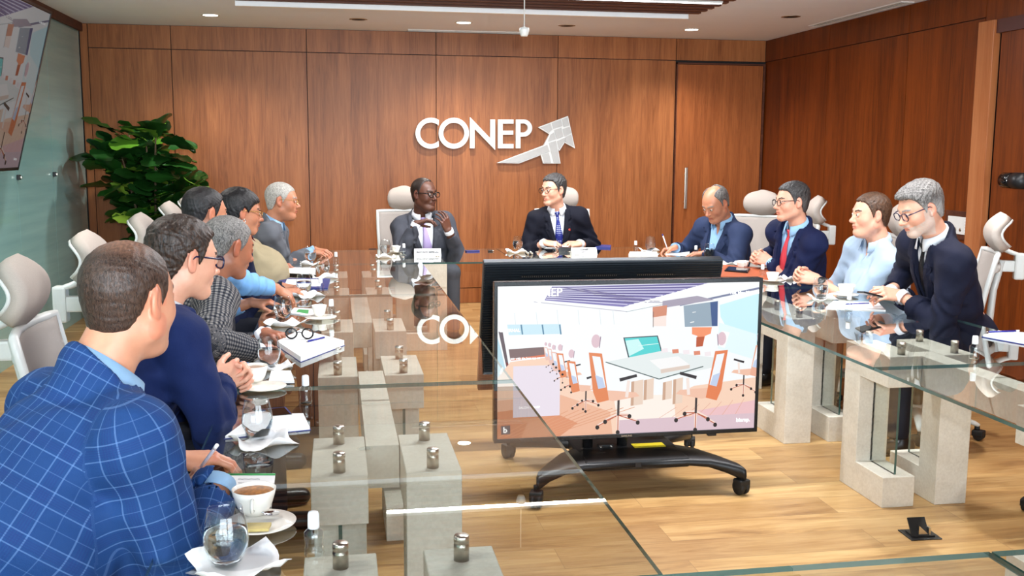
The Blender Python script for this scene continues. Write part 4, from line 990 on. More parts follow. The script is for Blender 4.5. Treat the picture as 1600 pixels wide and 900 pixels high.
# ================================================================== PEOPLE
BIG = 1.0
def smin(a, b, k):
    if k <= 0: return np.minimum(a, b)
    h = np.maximum(k-np.abs(a-b), 0)/k
    return np.minimum(a, b)-h*h*k*.25
def smax(a, b, k): return -smin(-a, -b, k)
class Field:
    def __init__(s, lo, hi, h):
        s.lo = np.array(lo, np.float32); s.h = h
        s.n = np.ceil((np.array(hi)-np.array(lo))/h).astype(int)+1
        s.ax = [(s.lo[i]+h*np.arange(s.n[i])).astype(np.float32) for i in range(3)]
        s.v = np.full(s.n, BIG, np.float32)
    def win(s, lo, hi):
        sl = []; ax = []
        for i in range(3):
            a = max(0, int((lo[i]-s.lo[i])/s.h)); b = min(s.n[i], int((hi[i]-s.lo[i])/s.h)+2)
            if b <= a: return None, None
            sl.append(slice(a, b)); ax.append(s.ax[i][a:b])
        return tuple(sl), (ax[0][:, None, None], ax[1][None, :, None], ax[2][None, None, :])
    def op(s, prim, k=0., op='u', off=0.):
        fn, lo, hi = prim; m = k+3*s.h+abs(off)
        if op == 'i': sl, g = s.win(s.ax and (s.lo), s.lo+s.h*s.n)
        else: sl, g = s.win(np.array(lo)-m, np.array(hi)+m)
        if sl is None: return s
        a = s.v[sl]; b = fn(*g)-off
        if op == 'u': s.v[sl] = smin(a, b, k)
        elif op == 's': s.v[sl] = smax(a, -b, k)
        else: s.v[sl] = smax(a, b, k)
        return s
    def u(s, *prims, k=0., off=0.):
        for p in prims: s.op(p, k, 'u', off)
        return s
    def mesh(s):
        v = s.v; ins = v < 0; c = ins[:-1, :-1, :-1].astype(np.int8)
        nx, ny, nz = c.shape
        cnt = np.zeros(c.shape, np.int8)
        for dx in (0, 1):
            for dy in (0, 1):
                for dz in (0, 1): cnt += ins[dx:dx+nx, dy:dy+ny, dz:dz+nz]
        I, J, K = np.nonzero((cnt > 0) & (cnt < 8))
        cv = {}
        for dx in (0, 1):
            for dy in (0, 1):
                for dz in (0, 1): cv[dx, dy, dz] = v[I+dx, J+dy, K+dz]
        S = np.zeros((len(I), 3)); Nn = np.zeros(len(I)); ks = list(cv)
        for a in ks:
            for b in ks:
                if a < b and sum(abs(a[i]-b[i]) for i in range(3)) == 1:
                    va, vb = cv[a], cv[b]; m = (va < 0) != (vb < 0); t = np.where(m, va/np.where(va == vb, 1, va-vb), 0)
                    for i in range(3): S[:, i] += np.where(m, a[i]+t*(b[i]-a[i]), 0)
                    Nn += m
        P = (S/Nn[:, None]+np.stack([I, J, K], 1))*s.h+s.lo
        idx = np.full(c.shape, -1, np.int32); idx[I, J, K] = np.arange(len(I)); F = []
        for axis in range(3):
            A = [slice(1, -1)]*3; A[axis] = slice(0, -1); B = [slice(1, -1)]*3; B[axis] = slice(1, None)
            a = ins[tuple(A)]; b = ins[tuple(B)]; d = np.nonzero(a != b); sg = a[d]
            o = [1, 1, 1]; o[axis] = 0; p = [d[i]+o[i] for i in range(3)]
            u_, w_ = (axis+1) % 3, (axis+2) % 3
            def cell(du, dw):
                q = [x.copy() for x in p]; q[u_] = q[u_]+du; q[w_] = q[w_]+dw; return idx[tuple(q)]
            Q = np.stack([cell(-1, -1), cell(0, -1), cell(0, 0), cell(-1, 0)], 1)
            Q[~sg] = Q[~sg][:, ::-1]; F.append(Q)
        F = np.concatenate(F); F = F[(F >= 0).all(1)]
        return P, F
V = lambda *a: np.array(a, float)
def unit_(v): return v/np.linalg.norm(v)
def cap(a, b, ra, rb, w=None, s=1.):
    a = V(*a); b = V(*b); ab = b-a
    if w is not None: w = unit_(np.array(w)); g = 1/s-1; ab2 = ab+w*(ab@w)*g
    else: ab2 = ab; g = 0
    L2 = max(ab2@ab2, 1e-9)
    def fn(X, Y, Z):
        px, py, pz = X-a[0], Y-a[1], Z-a[2]
        if g:
            dw = (px*w[0]+py*w[1]+pz*w[2])*g; px = px+dw*w[0]; py = py+dw*w[1]; pz = pz+dw*w[2]
        t = np.clip((px*ab2[0]+py*ab2[1]+pz*ab2[2])/L2, 0, 1)
        return np.sqrt((px-t*ab2[0])**2+(py-t*ab2[1])**2+(pz-t*ab2[2])**2)-(ra+(rb-ra)*t)
    R = max(ra, rb)*max(1, s); return fn, np.minimum(a, b)-R, np.maximum(a, b)+R
def ell(c, r, R=None):
    c = V(*c); r = V(*r); R = np.eye(3) if R is None else R
    def fn(X, Y, Z):
        p = (X-c[0], Y-c[1], Z-c[2]); q = [p[0]*R[0, i]+p[1]*R[1, i]+p[2]*R[2, i] for i in range(3)]
        k0 = np.sqrt(sum((q[i]/r[i])**2 for i in range(3))); k1 = np.sqrt(sum((q[i]/r[i]**2)**2 for i in range(3)))+1e-9
        return k0*(k0-1)/k1
    m = max(r); return fn, c-m, c+m
def fnp(fn, lo, hi): return fn, np.array(lo), np.array(hi)
def rotm(yaw=0, pitch=0, roll=0):
    """x forward, y left, z up; pitch > 0 looks down, roll > 0 leans to its right"""
    cy, sy, cp, sp, c, s = cos(yaw), sin(yaw), cos(pitch), sin(pitch), cos(roll), sin(roll)
    return np.array([[cy, -sy, 0], [sy, cy, 0], [0, 0, 1]]) @ np.array([[cp, 0, sp], [0, 1, 0], [-sp, 0, cp]]) @ np.array([[1, 0, 0], [0, c, -s], [0, s, c]])

# ---- materials
def skin_mat():
    n = N('skin'); a = n.new('ShaderNodeAttribute'); a.attribute_name = 'col'
    f = n.noise(n.coord(), 60, 4); f2 = n.noise(n.coord(), 420, 2)
    n.col(n.mix(.10, a.outputs['Color'], n.ramp(f, [(.3, (.32, .12, .08, 1)), (.7, (.9, .6, .48, 1))]), 'OVERLAY'))
    n.set(Roughness=.46, Subsurface_Weight=.08, Subsurface_Scale=.01); n.b.inputs['Subsurface Radius'].default_value = (1, .35, .2)
    n.bump(f2, .10, .001); return n.m
M_SKIN = skin_mat()
M_EYE = plain('eye_white', srgb(224, 216, 208), .15, var=.02); M_IRIS = plain('iris', srgb(40, 26, 18), .1)
def hair_mat(name, a, b, st=150, bump=.8):
    n = N(name); v = n.coord((1, 1, .25)); w = n.noise(n.coord((1, 1, 1)), 14, 2)
    f = n.noise(v, st, 3, .6, 1.5); col = n.new('ShaderNodeAttribute'); col.attribute_name = 'col'
    c = n.ramp(f, [(.36, a), (.62, b)]); c = n.mix(n.math('MULTIPLY', w, .35), c, a)
    n.col(n.mix(col.outputs['Alpha'], c, col.outputs['Color'])); n.set(Roughness=.42, Specular_IOR_Level=.4); n.bump(f, bump, .003); return n.m
def cloth(name, c, rough=.8, kind=None, var=.08, bumpk=.25):
    n = N(name); cc = n.new('ShaderNodeAttribute'); cc.attribute_name = 'cc'
    fold = n.noise(n.coord(), 7, 4, .5, 1.2); weave = n.noise(n.coord((1, 1, 1)), 700, 1)
    base = n.ramp(fold, [(.3, tuple(x*(1-var) for x in c[:3])+(1,)), (.7, tuple(min(1, x*(1+var)) for x in c[:3])+(1,))])
    sep = n.new('ShaderNodeSeparateXYZ'); n.l(cc.outputs['Vector'], sep.inputs[0])
    def lines(sock, period, width, ph=0.):
        fr = n.math('FRACT', n.math('ADD', n.math('DIVIDE', sock, period), ph)); return n.math('LESS_THAN', fr, width/period)
    if kind == 'plaid':
        u, v = sep.outputs[0], sep.outputs[1]
        lt = (srgb(112, 150, 205)); dk = srgb(30, 52, 112)
        for sock in (u, v):
            for ph, w_, colr, amt in ((0, .0026, lt, .34), (.09, .0022, dk, .42), (.14, .0022, dk, .42), (.19, .0022, dk, .42), (.24, .0022, dk, .42), (.33, .0026, lt, .34), (.66, .0016, lt, .2)):
                base = n.mix(n.math('MULTIPLY', lines(sock, .088, w_, ph), amt), base, colr)
    if kind == 'check':
        u, v = sep.outputs[0], sep.outputs[1]; s_ = n.math('ADD', lines(u, .0155, .0075), lines(v, .0155, .0075))
        base = n.ramp(n.math('MULTIPLY', s_, .5), [(0, srgb(128, 124, 120)), (.5, srgb(66, 68, 76)), (1, srgb(22, 24, 32))])
    if kind == 'dots':
        vo = n.new('ShaderNodeTexVoronoi'); vo.inputs['Scale'].default_value = 62; vo.inputs['Randomness'].default_value = 0; n.l(n.coord(), vo.inputs['Vector'])
        base = n.mix(n.math('LESS_THAN', vo.outputs['Distance'], .30), base, srgb(188, 196, 222))
    n.col(base); n.set(Roughness=rough); n.b.inputs['Specular IOR Level'].default_value = .25
    n.bump(n.math('ADD', n.math('MULTIPLY', weave, .12), fold), bumpk, .02); return n.m

# ---- head, in its own frame: x forward, y left, z up, origin between the ears at eye level
def head_field(h, p):
    f = Field((-.15, -.11, -.24), (.15, .11, .14), h); jw = p.get('jaw', 1.); fat = p.get('fat', 0.)
    f.u(ell((-.014, 0, .032), (.098, .078, .086)), ell((.03, 0, .0), (.062, .066, .075)), k=.03)
    f.u(ell((.028, 0, -.045), (.058, .056+fat, .066)), k=.03)
    f.u(cap((.0, .046*jw+fat, -.062), (.066, .014, -.098), .022+fat*.3, .019), cap((.0, -.046*jw-fat, -.062), (.066, -.014, -.098), .022+fat*.3, .019), k=.028)
    f.u(ell((.073, 0, -.098), (.020, .024, .017)), k=.018)
    if fat > 0: f.u(ell((.035, 0, -.105), (.045, .045, .026)), k=.03)
    f.u(cap((.078, .034, .024), (.086, .006, .019), .011, .009), cap((.078, -.034, .024), (.086, -.006, .019), .011, .009), k=.014)
    f.u(ell((.054, .042, -.030), (.026, .018, .022)), ell((.054, -.042, -.030), (.026, .018, .022)), k=.025)
    for s in (1, -1): f.op(ell((.098, s*.031, .001), (.018, .019, .012)), .014, 's')
    f.u(cap((.084, 0, .014), (.110, 0, -.030), .0065, .0105), k=.010)
    f.u(ell((.112, 0, -.033), (.011, .011, .010)), ell((.100, .012, -.036), (.010, .008, .008)), ell((.100, -.012, -.036), (.010, .008, .008)), k=.007)
    f.u(ell((.082, 0, -.060), (.018, .028, .018)), k=.014)
    f.u(cap((.090, .018, -.0625), (.099, .0, -.0600), .0035, .0052), cap((.090, -.018, -.0625), (.099, 0, -.0600), .0035, .0052), k=.004)
    f.u(cap((.088, .016, -.0705), (.096, 0, -.0715), .004, .0060), cap((.088, -.016, -.0705), (.096, 0, -.0715), .004, .0060), k=.004)
    f.op(cap((.092, .022, -.0662), (.106, 0, -.0660), .0012, .0014), .003, 's'); f.op(cap((.092, -.022, -.0662), (.106, 0, -.0660), .0012, .0014), .003, 's')
    for s in (1, -1):
        Re = rotm(0, 0, 0) @ rotm(s*-.35)
        f.u(ell((-.010, s*.080, -.004), (.017, .008, .031), Re), k=.008); f.u(ell((-.004, s*.076, -.026), (.010, .008, .012)), k=.006)
        f.op(ell((-.004, s*.089, .002), (.010, .007, .019), Re), .005, 's')
        f.u(ell((.084, s*.031, .001), (.0125, .0125, .0125)), k=.0025)
        f.u(cap((.086, s*.020, .0085), (.084, s*.043, .0075), .0035, .0035), k=.004)
    nb = V(*p['neck']); f.u(cap((-.022, 0, -.055), nb, .052+fat*.6, .058+fat*.6, (0, 1, 0), 1.05), k=.03)
    return f
def head_colors(P, p):
    x, y, z = P[:, 0], P[:, 1], P[:, 2]; base = np.array(p['skin'][:3]); c = np.tile(base, (len(P), 1))
    def blend(m, col): nonlocal c; m = np.clip(m, 0, 1)[:, None]; c = c*(1-m)+np.array(col[:3])*m
    ss = lambda d, w: np.clip(1-d/w, 0, 1)
    red = base*np.array([1.05, .72, .70])
    blend(.45*ss(np.sqrt(((y*y)**.5-.045)**2+(z+.03)**2+(x-.07)**2), .04), red); blend(.5*ss(np.sqrt((x-.115)**2+y*y+(z+.033)**2), .025), red)
    blend(.55*(np.abs(y) > .074)*(z < .04), red)
    lip = base*np.array([.92, .55, .55]); blend(.8*((x > .084) & (np.abs(z+.0665) < .0095) & (np.abs(y) < .021)), lip)
    blend(.75*((x > .088) & (np.abs(z+.0662) < .0018) & (np.abs(y) < .02)), base*.3)
    for s in (1, -1):
        d = np.sqrt((x-.084)**2+(y-s*.031)**2+(z-.001)**2); eye = (d < .0142) & (x > .091) & (np.abs(z-.001) < .0058)
        blend(.55*ss(np.sqrt((y-s*.031)**2+(z-.003)**2)*(x > .06)+(x <= .06), .022), base*.72)
        blend(eye*1., srgb(214, 206, 198)); blend((eye & (np.sqrt((y-s*.031)**2+(z-.001)**2) < .0058))*1., srgb(34, 22, 16))
        br = p.get('brow', (.03, .02, .015)); zz = .0225+.006*np.clip((np.abs(y-s*.0)-.012)/.025, 0, 1)-.004*np.clip((np.abs(y)-.038)/.01, 0, 1)
        blend(.85*((x > .06) & (np.abs(np.abs(y)-.031) < .020) & (np.abs(z-zz) < .0042)), br)
    if p.get('beard') is not None:
        b = p['beard']; nz = .5+.5*np.sin(x*900+y*700)*np.sin(z*800-y*500)
        m = (z < -.040-.018*np.clip((x-.02)/.06, 0, 1)) & (x > -.012) & (z > -.128) | ((np.abs(y) > .055) & (z < .0) & (x > -.002) & (x < .03)); m = m & ~((np.abs(z+.0665) < .0075) & (x > .084) & (np.abs(y) < .019))
        m2 = (np.abs(z+.050) < .007) & (x > .075) & (np.abs(y) < .026); blend((m | m2)*(.38+.5*nz), b)
    if p.get('stubble'): m = (z < -.035) & (z > -.12) & (x > .0); blend(m*p['stubble'], base*.5)
    return np.concatenate([c, np.ones((len(P), 1))], 1)
HL = dict(
  short=([-.13, -.09, -.055, -.034, -.026, -.004, .006, .014, .030, .050, .066, .12], [-.082, -.084, -.062, -.02, .015, .030, .022, -.018, .012, .052, .066, .070]),
  low=([-.13, -.09, -.055, -.034, -.026, -.004, .006, .016, .028, .044, .062, .12], [-.082, -.084, -.062, -.02, .015, .030, .022, -.020, .012, .052, .074, .080]),
  receding=([-.13, -.09, -.055, -.034, -.026, -.004, .006, .014, .026, .040, .062, .12], [-.078, -.08, -.058, -.02, .015, .030, .022, -.014, .02, .085, .098, .13]),
  bald=([-.13, -.09, -.055, -.034, -.026, -.004, .006, .014, .024, .034, .05, .12], [-.078, -.08, -.058, -.02, .015, .028, .02, -.02, .03, .06, .2, .2]),
  bob=([-.13, -.09, -.055, -.034, -.012, -.004, .010, .022, .040, .060, .076, .12], [-.105, -.10, -.085, -.055, .0, .024, .020, .0, .030, .050, .056, .058]))
def hair_field(h, p):
    hs = p['hair']; f = Field((-.15, -.115, -.14), (.14, .115, .165), h); xs, zs = HL[hs['style']]; top = hs.get('top', .014); sd = hs.get('side', .006); wav = hs.get('wave', .002); fr = hs.get('front', 0.)
    f.u(ell((-.014, 0, .032), (.098, .078, .086)), ell((.03, 0, .0), (.062, .066, .075)), k=.03)
    f.u(ell((-.03, 0, -.035), (.062, .058, .060)), k=.03)
    X, Y, Z = f.ax[0][:, None, None], f.ax[1][None, :, None], f.ax[2][None, None, :]
    s = np.clip((Z-.03)/.07, 0, 1); s = s*s*(3-2*s)
    part = hs.get('part', 0.)
    t = sd+(top-sd)*s+fr*np.clip((X-.02)/.06, 0, 1)*s*(1+part*Y/.05)
    nz = wav*(np.sin(X*95+4*np.sin(Y*60)+Z*30)*np.cos(Y*110+3*np.sin(X*50+Z*40))+.5*np.sin(X*210+Y*170+5*np.sin(Z*90)))
    g = Z-np.interp(X, xs, zs)-.002*np.sin(Y*300+X*200)
    v = f.v-t-nz
    v = smax(v, -g*.9-.0035*np.sin(X*420+5*np.sin(Y*130))*np.sin(Y*380+Z*300), .016)
    if hs['style'] == 'bald': v = smax(v, -(np.maximum(np.abs(Y)-.048, -(X+.055))), .01)
    f.v = v.astype(np.float32); return f
# ---- hand, in its own frame: x along the fingers, y towards the thumb side, z out of the back of the hand
def hand_field(h, side, pose, fore):
    """side +1: thumb towards +y ; fore: forearm start in the hand frame"""
    f = Field((-.30 if np.linalg.norm(fore) > .15 else -.11, -.10, -.11), (.20, .10, .09), h) if False else None
    fo = V(*fore); lo = np.minimum(V(-.05, -.085, -.105), fo-.055); hi = np.maximum(V(.20, .085, .06), fo+.055); f = Field(lo, hi, h)
    W_ = (.034, .0115, -.0115, -.033)
    f.u(cap((-.006, 0, 0), fo, .024, .031, (0, 1, 0), 1.18), k=.01)
    K = []
    for i, w in enumerate(W_):
        kx = (.083, .087, .083, .074)[i]; kz = (.0, .003, .002, -.003)[i]; K.append(V(kx, w, kz))
        f.u(cap((.0, w*.62, -.002), K[i], .0145, .0105), k=.014)
    f.u(ell((.042, 0, -.006), (.046, .038, .0135)), k=.012)
    f.u(cap((.012, .022, -.010), (.045, .038, -.014), .015, .012), k=.014)
    curl = pose.get('curl', .5); cs = pose.get('curls', [curl]*4); spread = pose.get('spread', .06)
    Ls = ((.042, .025, .020), (.046, .029, .021), (.043, .027, .020), (.034, .020, .018)); r0 = (.0088, .0090, .0085, .0075)
    for i in range(4):
        p = K[i]; a = -cs[i]*.9; yaw = (1.5-i)*spread
        for j in range(3):
            d = V(cos(a)*cos(yaw), sin(yaw)*cos(a), sin(a)); q = p+d*Ls[i][j]; rr = r0[i]*(1-.10*j)
            f.u(cap(p, q, rr, rr*.92), k=.0035 if j else .008); p = q; a -= cs[i]*(1.0 if j == 0 else .7)
    ta = pose.get('thumb', .5); p = V(.030, .034, -.012); d = unit_(V(.72, .62*(1-ta*.6), -.30-ta*.25))
    for j, (L_, rr) in enumerate(((.034, .0125), (.030, .0108), (.024, .0092))):
        q = p+d*L_; f.u(cap(p, q, rr, rr*.92), k=.007 if j == 0 else .004); p = q; d = unit_(d+V(.25, -.42*ta-.05, -.10*ta))
    return f
def put(P, R, c, s=1.): return (P*s) @ R.T+np.array(c)
def ik(a, b, l1, l2, hint):
    d = b-a; L_ = np.linalg.norm(d); 
    if L_ > (l1+l2)*.995: k = L_/((l1+l2)*.99); l1 *= k; l2 *= k
    L_ = np.linalg.norm(d); u = d/L_; x = (l1*l1-l2*l2+L_*L_)/(2*L_); hgt = sqrt(max(l1*l1-x*x, 1e-6)); h_ = hint-u*(hint@u)
    return a+u*x+unit_(h_)*hgt
def mk(name, P, F, mat, par, col=None, cc=None, inv=None):
    me = bpy.data.meshes.new(name); me.vertices.add(len(P)); me.vertices.foreach_set('co', P.astype(np.float32).ravel())
    n = len(F); me.loops.add(n*4); me.loops.foreach_set('vertex_index', F.astype(np.int32).ravel()); me.polygons.add(n)
    me.polygons.foreach_set('loop_start', np.arange(0, n*4, 4, dtype=np.int32)); me.polygons.foreach_set('loop_total', np.full(n, 4, np.int32))
    me.update(calc_edges=True); me.polygons.foreach_set('use_smooth', [True]*n); me.materials.append(mat)
    if col is not None:
        a = me.color_attributes.new('col', 'FLOAT_COLOR', 'POINT'); a.data.foreach_set('color', col.astype(np.float32).ravel())
    if cc is not None:
        a = me.attributes.new('cc', 'FLOAT_VECTOR', 'POINT'); a.data.foreach_set('vector', cc.astype(np.float32).ravel())
    o = bpy.data.objects.new(name, me); link(o, par); return o
def segd(P, a, b):
    ab = b-a; t = np.clip(((P-a) @ ab)/(ab @ ab), 0, 1); return np.linalg.norm(P-a-t[:, None]*ab, axis=1), t
def cloth_coords(P, J):
    H, S = J['H'], J['S']; up, lat, fw = J['up'], J['lat'], J['fw']
    r = P-H; x, y, z = r @ fw, r @ lat, r @ up
    cc = np.stack([np.arctan2(y, -x)*.16, z, 0*z], 1); best = np.minimum(*[segd(P, H+up*.05, S)[0]]*2)-.15
    for s in 'LR':
        acc = 0
        for a, b in ((J['Sh'+s], J['El'+s]), (J['El'+s], J['Wr'+s])):
            d, t = segd(P, a, b); d = d-.055; ax = unit_(b-a); e1 = unit_(np.cross(ax, fw+V(.1, .2, .3)*.1)); e2 = np.cross(ax, e1); q = P-a
            u = np.arctan2(q @ e2, q @ e1)*.062; v = q @ ax+acc; m = d < best
            cc[m, 0] = u[m]; cc[m, 1] = v[m]; best = np.where(m, d, best); acc += np.linalg.norm(b-a)
    return cc
def person(p):
    name_lab, cat = p['label'], 'person'
    yaw = radians(p['yaw']); hx, hy = p['hip']; loc = V(hx, hy, 0); Rw = rotm(yaw)
    toL = lambda w: Rw.T @ (V(*w)-loc)
    res = p.get('res', 1.); hs = p.get('hs', 1.0)
    # skeleton in the local frame
    Hc = toL(p['head']); Rh = Rw.T @ rotm(radians(p['hyaw']), radians(p.get('hpitch', 0)), radians(p.get('hroll', 0)))
    H = V(0, 0, .555); fat = p.get('belly', 0.); sc = p.get('sc', 1.0)
    nk = Hc+Rh @ V(-.03, 0, -.09)*hs
    dn = unit_(H-nk); dn = unit_(dn*.75+V(0, 0, -1)*.25)
    S = nk+dn*(.118*sc+p.get('drop', 0)); up = unit_(S-H); tw = radians(p.get('twist', 0)); lat = V(-sin(tw), cos(tw), 0); lat = unit_(lat-up*(lat@up)); 
    rl = radians(p.get('tilt', 0)); lat = unit_(lat+up*sin(rl)); up2 = unit_(up-lat*(up@lat)); fw = np.cross(lat, up2)
    J = dict(H=H, S=S, up=up2, lat=lat, fw=fw); sw = .170*sc*p.get('broad', 1.)
    for s, sg in (('L', 1), ('R', -1)):
        sh = S+lat*(sg*sw)+fw*p.get('shf'+s, .02)-up2*.024; J['Sh'+s] = sh; hd = p['hand'+s]; wr = toL(hd['at'])
        hint = V(-.35, sg*.35, -.9) if 'hint' not in hd else Rw.T @ V(*hd['hint'])
        J['Wr'+s] = wr; J['El'+s] = ik(sh, wr, .295*sc, .255*sc, hint)
    X3 = np.stack([fw, lat, up2], 1)
    tp = lambda a, b, c_: H+fw*a+lat*b+up2*c_           # torso coordinates
    TL = float((S-H) @ up2)
    nbl = Rh.T @ (S+up2*.03-fw*.02-Hc)/hs                # neck base in the head frame
    # ---------------- body: head, trunk, arms and hands
    hp = dict(p['face']); hp['neck'] = nbl+V(0, 0, 0)
    fh = head_field(.0034*res, hp); P1, F1 = fh.mesh(); C1 = head_colors(P1, hp); P1 = put(P1, Rh, Hc, hs)
    Ps, Fs, Cs = [P1], [F1], [C1]; n0 = len(P1); sk = np.array(list(hp['skin'][:3])+[1.])
    lo = np.minimum.reduce([H, S, J['ElL'], J['ElR'], J['WrL'], J['WrR']])-.25; hi = np.maximum.reduce([H, S, J['ElL'], J['ElR'], J['WrL'], J['WrR']])+.25
    fb = Field(lo, hi, .014)
    fb.u(ell(tp(0, 0, TL-.12), (.095, .15, .15), X3), ell(tp(.0, 0, .12), (.10+fat*.8, .13, .16), X3), k=.05); fb.u(cap(J['ShL'], J['ShR'], .045, .045), k=.03); fb.u(cap(S, nk, .05, .045), k=.03)
    for s in 'LR': fb.u(cap(J['Sh'+s], J['El'+s], .042, .034), cap(J['El'+s], J['Wr'+s], .034, .022), k=.02)
    P2, F2 = fb.mesh(); Ps.append(P2); Fs.append(F2+n0); Cs.append(np.tile(sk, (len(P2), 1))); n0 += len(P2)
    bare = p.get('bare', False); Rhd = {}
    for s, sg in (('L', 1), ('R', -1)):
        hd = p['hand'+s]; d = unit_(Rw.T @ V(*hd['dir'])); nn = Rw.T @ V(*hd['back']); nn = unit_(nn-d*(nn@d)); yv = np.cross(nn, d)   # right-handed (d, y, n)
        R = np.stack([d, yv, nn], 1); th = -1 if s == 'L' else 1   # thumb side: left hand, palm down, thumb to its right
        R2 = R @ np.diag([1, th, 1]) if th == -1 else R
        wr = J['Wr'+s]; fe = J['El'+s]-wr; fe = fe*((.22 if bare else .07)/np.linalg.norm(fe)); fl = R2.T @ fe
        fhd = hand_field(.0031*res, 1, hd.get('pose', {}), fl); P3, F3 = fhd.mesh()
        if th == -1: F3 = F3[:, ::-1]
        c3 = np.tile(sk, (len(P3), 1)); kn = np.exp(-((P3[:, 0]-.083)/.012)**2)*(P3[:, 2] > 0); c3[:, 1:3] *= (1-.18*kn)[:, None]; tip = (P3[:, 0] > .12); c3[tip, 1:3] *= .9
        P3 = put(P3, R2, wr, p.get('hands', 1.0)); Ps.append(P3); Fs.append(F3+n0); Cs.append(c3); n0 += len(P3); Rhd[s] = (R2, wr)
    body = mk('person', np.concatenate(Ps), np.concatenate(Fs), M_SKIN, None, np.concatenate(Cs))
    body.location = loc; body.rotation_euler = (0, 0, yaw); tag(body, name_lab, cat, p.get('group'))
    # ---------------- hair
    if 'hair' in p['face']:
        f = hair_field(.0032*res, p['face']); P4, F4 = f.mesh(); col = np.zeros((len(P4), 4)); h = p['face']['hair']
        if 'thin' in h:
            x, y, z = P4[:, 0], P4[:, 1], P4[:, 2]; cx, cz, rr, amt = h['thin']; d = np.sqrt((x-cx)**2+y*y+(z-cz)**2); col[:, :3] = sk[:3]*.8; col[:, 3] = np.clip(amt*(1-d/rr), 0, .9)*(.72+.28*np.sin(x*400+3*np.sin(y*300)))
        if 'sides' in h: x, y, z = P4[:, 0], P4[:, 1], P4[:, 2]; col[:, :3] = h['sides'][:3]; col[:, 3] = np.clip((.04-z)/.05, 0, .8)*(x > -.07)
        ho = mk('hair', put(P4, Rh, Hc, hs), F4, h['mat'], body, col)
    # ---------------- eyeglasses
    if 'specs' in p['face']:
        e = p['face']['specs']; mb = MB(); g = lambda q: tuple(put(V(*q)[None], Rh, Hc, hs)[0]); rr = e.get('r', .0022)
        for s in (1, -1):
            ring = []
            for i in range(20):
                a = 2*pi*i/20; ring.append(g((.1045-.10*abs(.024*cos(a)+.002)*.4, s*(.034+.024*np.sign(cos(a))*abs(cos(a))**.75), -.002+.018*np.sign(sin(a))*abs(sin(a))**.75)))
            mb.tube(ring, rr, 6, closed=True); mb.tube([g((.098, s*.058, .008)), g((.085, s*.069, .010)), g((.0, s*.0815, .012)), g((-.018, s*.083, -.002))], [rr*1.3, rr*1.2, rr, rr], 6)
        mb.tube([g((.104, .011, .004)), g((.108, 0, .007)), g((.104, -.011, .004))], rr, 6); go = mb.build('eyeglasses', e['mat'], body)
    Nb = nk; cuts = []
    # ---------------- torso garments
    def trunk(f, o, k=.06):
        b = fat
        f.u(ell(tp(.0, 0, TL-.13), (.118+o, .165*sc+o, .17), X3), ell(tp(.015+b*.5, 0, TL*.5), (.115+b+o, .158*sc+b*.6+o, .18), X3), ell(tp(.01+b*.3, 0, .04), (.13+b*.7+o, .175*sc+b*.5+o, .15), X3), k=k)
        f.u(cap(J['ShL'], J['ShR'], .062+o, .062+o), k=.04)
        f.u(cap(S+up2*.065-fw*.015, J['ShL']+up2*.01, .058+o, .04+o), cap(S+up2*.065-fw*.015, J['ShR']+up2*.01, .058+o, .04+o), k=.035)
    def sleeves(f, o, end=1.0, cuffr=.040, seg='LR'):
        for s in seg:
            sh, el, wr = J['Sh'+s], J['El'+s], J['Wr'+s]; w2 = el+(wr-el)*end
            f.u(cap(sh, el, (.068+o)*sc, (.056+o)*sc), k=.055); f.u(cap(el, w2, (.056+o)*sc, cuffr+o), k=.022)
            f.op(cap(w2+unit_(wr-el)*.003, w2+unit_(wr-el)*.08, cuffr+o+.012, cuffr+o+.03), .004, 's')
    def folds(f, amp):
        X, Y, Z = f.ax[0][:, None, None], f.ax[1][None, :, None], f.ax[2][None, None, :]
        w = np.zeros_like(f.v)
        for s in 'LR':
            e = J['El'+s]; d = np.sqrt((X-e[0])**2+(Y-e[1])**2+(Z-e[2])**2); ax = unit_(J['Wr'+s]-J['Sh'+s]); q = (X-e[0])*ax[0]+(Y-e[1])*ax[1]+(Z-e[2])*ax[2]
            w += np.exp(-(d/.13)**2)*np.sin(q*95+2.2*np.sin(Z*22+Y*15))*1.3
            e = J['Sh'+s]-up2*.07; d = np.sqrt((X-e[0])**2+(Y-e[1])**2+(Z-e[2])**2); w += np.exp(-(d/.12)**2)*np.sin((X+Y*.6)*60+Z*45+np.sin(Z*30))*.7
        w += .55*np.sin(X*23+Y*19+3*np.sin(Z*13+Y*9))*np.sin(Z*31+2*np.sin(X*17+Y*11))
        f.v = (f.v+amp*w).astype(np.float32)
    jk = p.get('jacket'); sh_ = p.get('shirt')
    cold = V(0, 0, 0)
    neckd = unit_(nk-S); nfw = unit_(fw-neckd*(fw@neckd))
    def tri(X, Y, Z):
        rx, ry, rz = X-H[0], Y-H[1], Z-H[2]
        return (rx*fw[0]+ry*fw[1]+rz*fw[2], rx*lat[0]+ry*lat[1]+rz*lat[2], rx*up2[0]+ry*up2[1]+rz*up2[2])
    fl_ = lo-.05; fh_ = hi+.05; fl_[2] = min(fl_[2], .38); fh_[2] = max(nk[2]+.05, hi[2]-.15)
    hh = p.get('cres', .0085)*res
    nb0 = S+up2*.035-fw*.012
